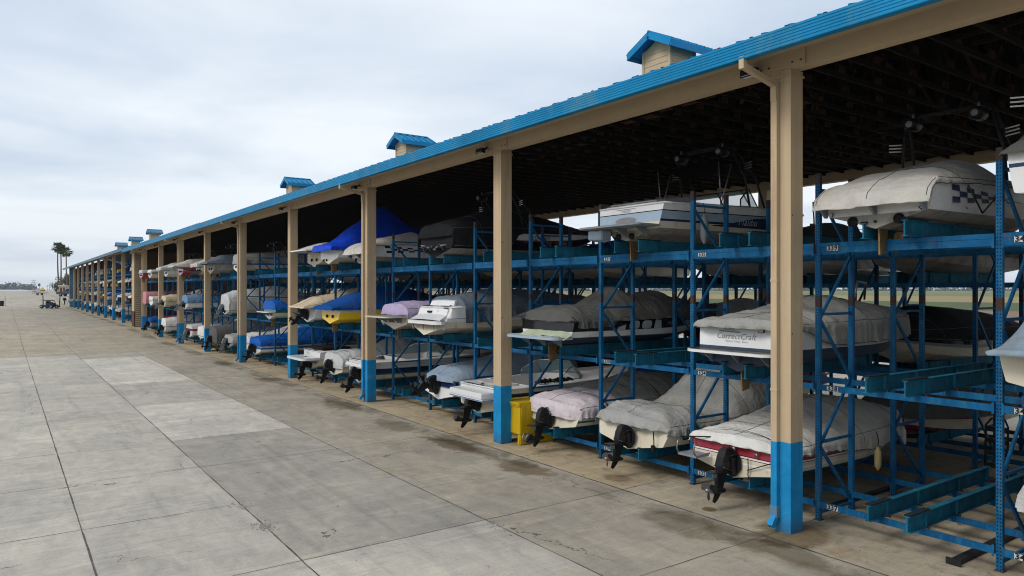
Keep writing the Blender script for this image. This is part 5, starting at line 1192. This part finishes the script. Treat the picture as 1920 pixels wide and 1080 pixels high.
# low yard vehicle with two guide poles
p = yard(95, 579.5, .38); t_ = thing('yard_tractor', 'low dark yard tractor with two upright guide poles on the grey concrete', 'vehicle', (p.x, p.y, gz(p.y)), None, -TH)
m = MB(); m.box(-1.3, .75, -.8, .8, .30, .62, M_NAVY); m.box(-.5, .5, -.7, .7, .62, 1.0, M_NAVY); m.box(-1.1, 1.4, -.45, .45, .28, .42, M_BLACKM); m.build('body', t_, bevel=.04)
m = MB(); m.tube([(-.95, -.6, .6), (-.9, -.6, 1.45), (.25, -.6, 1.45), (.45, -.6, .9)], .05, M_BLACK, 6); m.tube([(-.95, .6, .6), (-.9, .6, 1.45), (.25, .6, 1.45), (.45, .6, .9)], .05, M_BLACK, 6); m.bar((-.3, -.6, 1.38), (-.3, .6, 1.38), .9, .05, M_BLACK); m.build('roll_frame', t_)
m = MB(); m.box(-.7, -.3, -.35, .35, .95, 1.3, M_BLACK); m.box(-.2, .3, -.3, .3, 1.0, 1.1, M_BLACK); m.build('seat', t_, bevel=.05)
for x, y, rr in ((-1.1, -.75, .34), (-1.1, .75, .34), (.6, -.7, .34), (.6, .7, .34), (1.45, -.5, .26)): wheel(t_, x, y, rr, rr, .24)
for x, b in ((-1.32, -.06), (1.55, .12)):
    m = MB(); m.tube([(x, 0, .3), (x + b, 0, 2.3)], .08, M_BLACKM, 8); m.build('guide_pole', t_)
m = MB(); m.box(.7, 1.5, -.5, .5, .25, .33, M_BLACKM); m.bar((.5, 0, .6), (1.45, 0, .35), .1, .1, M_BLACKM); m.build('tow_arm', t_)
# small trailer
p = yard(73, 553.0, None, 178); t_ = thing('boat_trailer', 'empty low boat trailer parked alone on the far concrete', 'trailer', (p.x, p.y, gz(p.y)), None, -TH)
m = MB(); m.box(-1.3, 1.5, -.7, -.62, .50, .64, M_BLACKM); m.box(-1.3, 1.5, .62, .7, .50, .64, M_BLACKM)
for x in (-1.2, -.3, .6, 1.4): m.box(x - .04, x + .04, -.7, .7, .5, .6, M_GREYP)
m.bar((1.4, 0, .55), (2.2, 0, .62), .1, .1, M_BLACKM); m.build('frame', t_)
for s in (-.3, .3):
    m = MB(); m.bar((-1.4, s, .95), (.3, s, .78), .14, .08, M_BLACKM); m.build('bunk', t_)
for y in (-.85, .85): wheel(t_, .2, y, .3, .3, .2)
# pickup
p = yard(110, 553.2, None, 168); t_ = thing('pickup_truck', 'grey pickup truck parked beyond the end of the sheds, half hidden', 'pickup', (p.x, p.y, gz(p.y)), None, -TH)
sp_ = paint('grey_car_paint', (.06, .07, .085), .3, .08, 1., .01, coat=.4)
m = MB(); m.prism([(.0, .55), (.0, 1.12), (1.95, 1.15), (2.05, 1.2), (4.1, 1.18), (5.2, 1.08), (5.35, .55)], 'y', -.95, .95, sp_); m.build('body', t_, bevel=.05)
m = MB(); m.prism([(1.95, 1.18), (2.2, 1.78), (3.3, 1.80), (4.15, 1.18)], 'y', -.82, .82, sp_); o = m.build('cab', t_, bevel=.06); m = MB(); m.prism([(2.15, 1.24), (2.32, 1.7), (3.2, 1.72), (3.85, 1.24)], 'y', -.83, -.826, M_NAVY); m.build('side_window', o)
for x in (1.0, 4.35):
    for y in (-.85, .85): wheel(t_, x, y, .42, .42, .26)
m = MB(); m.box(-.03, 0, -.93, -.75, .8, 1.1, M_RED); m.build('tail_light', t_); m = MB(); m.box(-.12, 0, -.9, .9, .5, .62, M_CHROME); m.build('bumper', t_)
# booth
p = yard(121, 546, None, 215); t_ = thing('booth', 'small beige booth with flat white roof behind the grey pickup', 'booth', (p.x, p.y, gz(p.y) - .3), None, -TH)
m = MB(); m.box(-1.0, 1.0, -1, 1, 0, 2.5, M_BEIGE); m.build('wall', t_); m = MB(); m.box(-1.25, 1.25, -1.25, 1.25, 2.5, 2.72, M_WHITE); m.build('roof', t_); m = MB(); m.box(-.75, -.05, -1.02, -1.0, .3, 2.1, M_RUSTP); m.build('door', t_); m = MB(); m.box(.2, .8, -1.02, -1.0, 1.0, 2.1, M_DKBOT); m.build('window', t_)
# bin and marker post
p = yard(2.5, 577, .40); m = MB(); m.tube([(0, 0, 0), (0, 0, .05), (0, 0, .95), (0, 0, .98)], [.36, .38, .43, .43], M_BLACKM, 18); m.tube([(0, 0, .93), (0, 0, 1.0)], .45, M_BLACK, 18)
o = m.build('rubbish_bin', None, (p.x, p.y, gz(p.y))); tag(o, 'dark round rubbish bin beside a thin post at the edge of the yard', 'bin')
p = yard(9.5, 577, .40); m = MB(); m.tube([(0, 0, 0), (0, 0, 1.9)], .035, M_BLACKM, 8); m.box(-.05, .05, -.05, .05, 1.85, 1.93, M_BLACKM); o = m.build('marker_post', None, (p.x, p.y, gz(p.y))); tag(o, 'thin dark post standing beside the rubbish bin', 'post')
# boat on a stand outside the far end
p = yard(124, 577, .45); t_ = thing('motorboat', 'white dinghy with black outboard on a stand outside the far end of the sheds', 'boat', (p.x, p.y, gz(p.y)), None, .3)
Hull(3.6, 1.7, .55, .12, .18).mesh([(.5, M_WHITE), (1., M_WHITE)], M_WHITE, deck=M_WHITE).xf(Matrix.Translation((0, 0, .9))).build('hull', t_)
m = MB(); m.box(-.5, -.05, -.2, .2, 1.2, 1.7, M_BLACK); m.prism([(-.35, 1.2), (-.12, 1.2), (-.15, .45), (-.32, .45)], 'y', -.07, .07, M_BLACK); m.build('outboard', t_, bevel=.04)
m = MB()
for x in (.4, 2.2):
    for s in (-1, 1): m.tube([(x, s * .75, 0), (x, s * .35, .95)], .03, M_FENDW, 6)
m.build('stand', t_)
# palms and trees
M_BARK = paint('palm_bark', (.13, .105, .08), .95, .3, 8., .3)
M_PALM = paint('palm_leaf', (.10, .135, .06), .6, .4, 2., .05); M_LEAF = paint('tree_leaf', (.05, .075, .028), .7, .5, .4, .05); M_LEAFB = paint('far_tree_leaf', (.045, .07, .06), .9, .4, .05, .02)
def palm(label, trunks, seed):
    rp = random.Random(seed); b = trunks[0][0]; t_ = thing('palm_tree', label, 'palm tree', b)
    for base, top in trunks:
        b0 = Vector(base) - Vector(b); b1 = Vector(top) - Vector(b); bend = Vector((rp.uniform(-.5, .5), 0, 0))
        pts = [b0.lerp(b1, q / 8) + bend * math.sin(PI * q / 8) for q in range(9)]
        m = MB(); m.tube(pts, [.26 - .014 * q for q in range(9)], M_BARK, 8); m.build('trunk', t_)
        m = MB()
        for q in range(72):
            az = rp.uniform(0, 2 * PI); el = rp.uniform(-1.15, 1.25); L = rp.uniform(1.4, 2.2) * (1. if el > -.5 else .8)
            d = Vector((math.cos(az) * math.cos(el), math.sin(az) * math.cos(el), math.sin(el))); sd = d.cross(Vector((0, 0, 1))).normalized()
            c = b1 + d * L * .55
            for k in range(9):                      # fan leaf of narrow fingers
                a = lerp(-1.15, 1.15, k / 8); e = (d * math.cos(a) + sd * math.sin(a)); tip = c + e * L * .62 + Vector((0, 0, -.22 * abs(a) - .12))
                w_ = d.cross(e.cross(d) if abs(a) > .01 else Vector((0, 0, 1))); nn = e.cross(d) if abs(a) > .05 else sd
                wv = (sd * math.cos(a) - d * math.sin(a)) * .11
                m.add([c, c.lerp(tip, .55) + wv, tip, c.lerp(tip, .55) - wv], [(0, 1, 2, 3)], M_PALM)
            m.tube([b1, c], .02, M_PALM, 3)
        m.build('crown', t_, fix=False)
D = 236.
def pt(px, py, d=D): q = at(px, py, d); return q
g_ = lambda px: (lambda q: (q.x, q.y, gz(q.y)))(at(px, 540, D))
palm('tall twin trunked palm tree with ragged fan crowns, the taller of the two palms', [(g_(112), pt(108.5, 464)), (g_(113.5), pt(114, 468))], 4)
palm('shorter slender palm tree beside the twin trunked one', [(g_(125.5), pt(124, 472.5)), ], 9)
def tree(label, px, py, dep, w_, h_, n, mat, seed, kind_=None, cat='tree', name='leafy_tree'):
    rp = random.Random(seed); q = at(px, py, dep); z0 = gz(q.y); t_ = thing(name, label, cat, (q.x, q.y, z0))
    m = MB(); m.tube([(0, 0, 0), (.1, 0, h_ * .5), (.2, .1, h_ * .8)], [w_ * .06, w_ * .045, w_ * .02], M_BARK, 7)
    for k in range(6): a = k * 1.05; m.tube([(.1, 0, h_ * (.35 + .05 * k)), (math.cos(a) * w_ * .3, math.sin(a) * w_ * .3, h_ * (.55 + .06 * k))], [w_ * .025, w_ * .01], M_BARK, 5)
    m.build('trunk', t_); m = MB(); cl = [(Vector((rp.gauss(0, w_ * .24), rp.gauss(0, w_ * .24), h_ * rp.uniform(.3, .92))), w_ * rp.uniform(.12, .24)) for _ in range(16)]
    for _ in range(n):
        c, r = rp.choice(cl); d = Vector((rp.gauss(0, 1), rp.gauss(0, 1), rp.gauss(0, 1))).normalized() * r * rp.uniform(.55, 1.1)
        o = c + d; s = w_ * rp.uniform(.02, .045); a = Vector((rp.gauss(0, 1), rp.gauss(0, 1), rp.gauss(0, 1))).normalized(); b = a.orthogonal().normalized(); b2 = a.cross(b)
        m.add([o + b * s, o + b2 * s * .6, o - b * s, o - b2 * s * .6], [(0, 1, 2, 3)], mat)
    m.build('crown', t_, fix=False); return t_
tree('bushy green tree behind the booth at the far end of the sheds', 127, 540, 250, 5.6, 6.4, 2200, M_LEAF, 3); tree('rounded dark shrub tree standing left of the booth far off', 105, 540, 330, 5.6, 3.9, 1200, M_LEAF, 5)
# far bank: low trees, excavator, white markers, poles, lattice tower
rp = random.Random(31); m = MB()
for _ in range(330):
    px = rp.uniform(-420, 62); dep = rp.uniform(1500, 1750); q = at(px, 541, dep); hh = 6 + 9 * max(0, fb(px * .05, 3.)) * 2 + rp.uniform(0, 5); 
    if 18 < px < 30: hh += 6
    for k in range(26):
        o = Vector((q.x + rp.gauss(0, 7), q.y + rp.gauss(0, 7), 2.7 + hh * rp.uniform(.0, 1.))); s = rp.uniform(1., 2.6); a = Vector((rp.gauss(0, 1), rp.gauss(0, 1), rp.gauss(0, 1))).normalized(); b = a.orthogonal().normalized(); b2 = a.cross(b)
        m.add([o + b * s, o + b2 * s, o - b * s, o - b2 * s], [(0, 1, 2, 3)], M_LEAFB)
for _ in range(420):                     # tree line beyond the fields
    px = rp.uniform(480, 2050); dep = rp.uniform(1500, 1800); q = at(px, 541, dep); hh = 5 + rp.uniform(0, 7)
    for k in range(24):
        o = Vector((q.x + rp.gauss(0, 9), q.y + rp.gauss(0, 9), hh * rp.uniform(0, 1.) ** 1.7)); s = rp.uniform(1.4, 3.2); a = Vector((rp.gauss(0, 1), rp.gauss(0, 1), rp.gauss(0, 1))).normalized(); b = a.orthogonal().normalized(); b2 = a.cross(b)
        m.add([o + b * s, o + b2 * s, o - b * s, o - b2 * s], [(0, 1, 2, 3)], M_LEAFB)
o = m.build('treeline', fix=False); kind(o, 'stuff'); o['label'] = 'hazy line of far trees along the horizon'
p = at(81, 543, 400); z0 = gz(p.y); t_ = thing('excavator', 'small yellow digger far off on the bank', 'digger', (p.x, p.y, z0), None, -TH); t_.scale = (.7, .7, .7)
m = MB(); m.box(-1.3, 1.3, -1., 1., .7, 1.7, M_YELLOW); m.box(-.9, .2, -.8, .8, 1.7, 2.5, M_YELLOW); m.build('body', t_, bevel=.1); m = MB(); m.bar((.8, 0, 1.5), (-.4, 0, 3.2), .35, .4, M_YELLOW); m.bar((-.4, 0, 3.2), (-2.4, 0, 1.6), .3, .3, M_YELLOW); m.box(-2.9, -2.2, -.4, .4, .8, 1.6, M_YELLOW); m.build('boom', t_)
m = MB(); m.box(-1.5, 1.5, -1.1, -.6, 0, .7, M_BLACKM); m.box(-1.5, 1.5, .6, 1.1, 0, .7, M_BLACKM); m.build('track', t_)
c0 = None
for k, px in enumerate((85.5, 88, 90.5, 93, 96, 99)):
    p = at(px, 543.5, 300); z0 = gz(p.y)
    if c0 is None: m = MB(); m.tube([(0, 0, 0), (0, 0, .75), (0, 0, .8)], [.16, .12, .05], M_WHITE, 8); m.box(-.3, .3, -.3, .3, 0, .08, M_WHITE); c0 = m.build('marker_cone'); tag(c0, 'small white marker in the far row before the yellow digger', 'marker', 'row of white markers'); o = c0
    else: o = c0.copy(); COL.objects.link(o)
    o.location = (p.x, p.y, z0); s = 1.6 if k in (0, 5) else 1.; o.scale = (s, s, s)
for k, (px, top, dep) in enumerate(((98.3, 529.5, 520), (104.5, 529, 470), (93.2, 533, 640), (88.5, 534, 700), (73.5, 531, 560))):
    p = at(px, 541, dep); zt = at(px, top, dep).z; z0 = gz(p.y); m = MB(); m.tube([(0, 0, 0), (0, 0, zt - z0)], .16, M_BARK, 6)
    for q in (.6, 1.5): m.bar((-1.2 * math.cos(TH), 1.2 * math.sin(TH), zt - z0 - q), (1.2 * math.cos(TH), -1.2 * math.sin(TH), zt - z0 - q), .14, .14, M_BARK)
    if k == 4: m.box(-.8, .8, -.5, .5, zt - z0 - 2.4, zt - z0 - .3, M_BARK)
    o = m.build('utility_pole', None, (p.x, p.y, z0)); tag(o, ('wooden utility pole far off, ' + ('second nearest the booth', 'nearest the booth', 'third from the booth', 'next beside the yellow digger', 'thick headed, between the digger and the lattice tower')[k]), 'utility pole', 'far utility poles')
p = at(63, 541, 900); z0 = gz(p.y); m = MB(); H_ = 13.
for sx in (-1, 1):
    for sy in (-1, 1): m.bar((sx * 1.8, sy * 1.8, 0), (sx * .4, sy * .4, H_), .25, .25, M_GREYP)
for q in range(6):
    a, b = 1.8 - 1.4 * q / 6, 1.8 - 1.4 * (q + 1) / 6
    for s in (-1, 1): m.bar((-a, s * a, H_ * q / 6), (b, s * b, H_ * (q + 1) / 6), .15, .15, M_GREYP); m.bar((s * a, -a, H_ * q / 6), (s * b, b, H_ * (q + 1) / 6), .15, .15, M_GREYP)
for z in (9.5, 12.): m.bar((-3.2, 0, z), (3.2, 0, z), .25, .25, M_GREYP)
o = m.build('lattice_tower', None, (p.x, p.y, z0)); tag(o, 'hazy lattice power tower on the horizon', 'power tower')
# overhead wires seen through the shed
m = MB()
for z in (5.6, 6.4): m.tube([(30, -20, z + 1), (30, 20, z), (30, 60, z + 1)], .012, M_BLACKM, 4)
o = m.build('overhead_wire'); tag(o, 'pair of thin overhead wires strung behind the shed', 'wire')

# ------------------------------------------------------------------ hazy air
t = NT('haze_air'); v = t.n('ShaderNodeVolumePrincipled', Color=(.82, .88, .95, 1), Density=.00014, Anisotropy=.2)
o = t.n('ShaderNodeOutputMaterial'); t.t.links.new(v.outputs[0], o.inputs[1])
m = MB(); m.box(-1500, 2600, -300, 2600, -1.1, 26, t.m); kind(m.build('haze'), 'stuff')
S.cycles.volume_bounces = 0
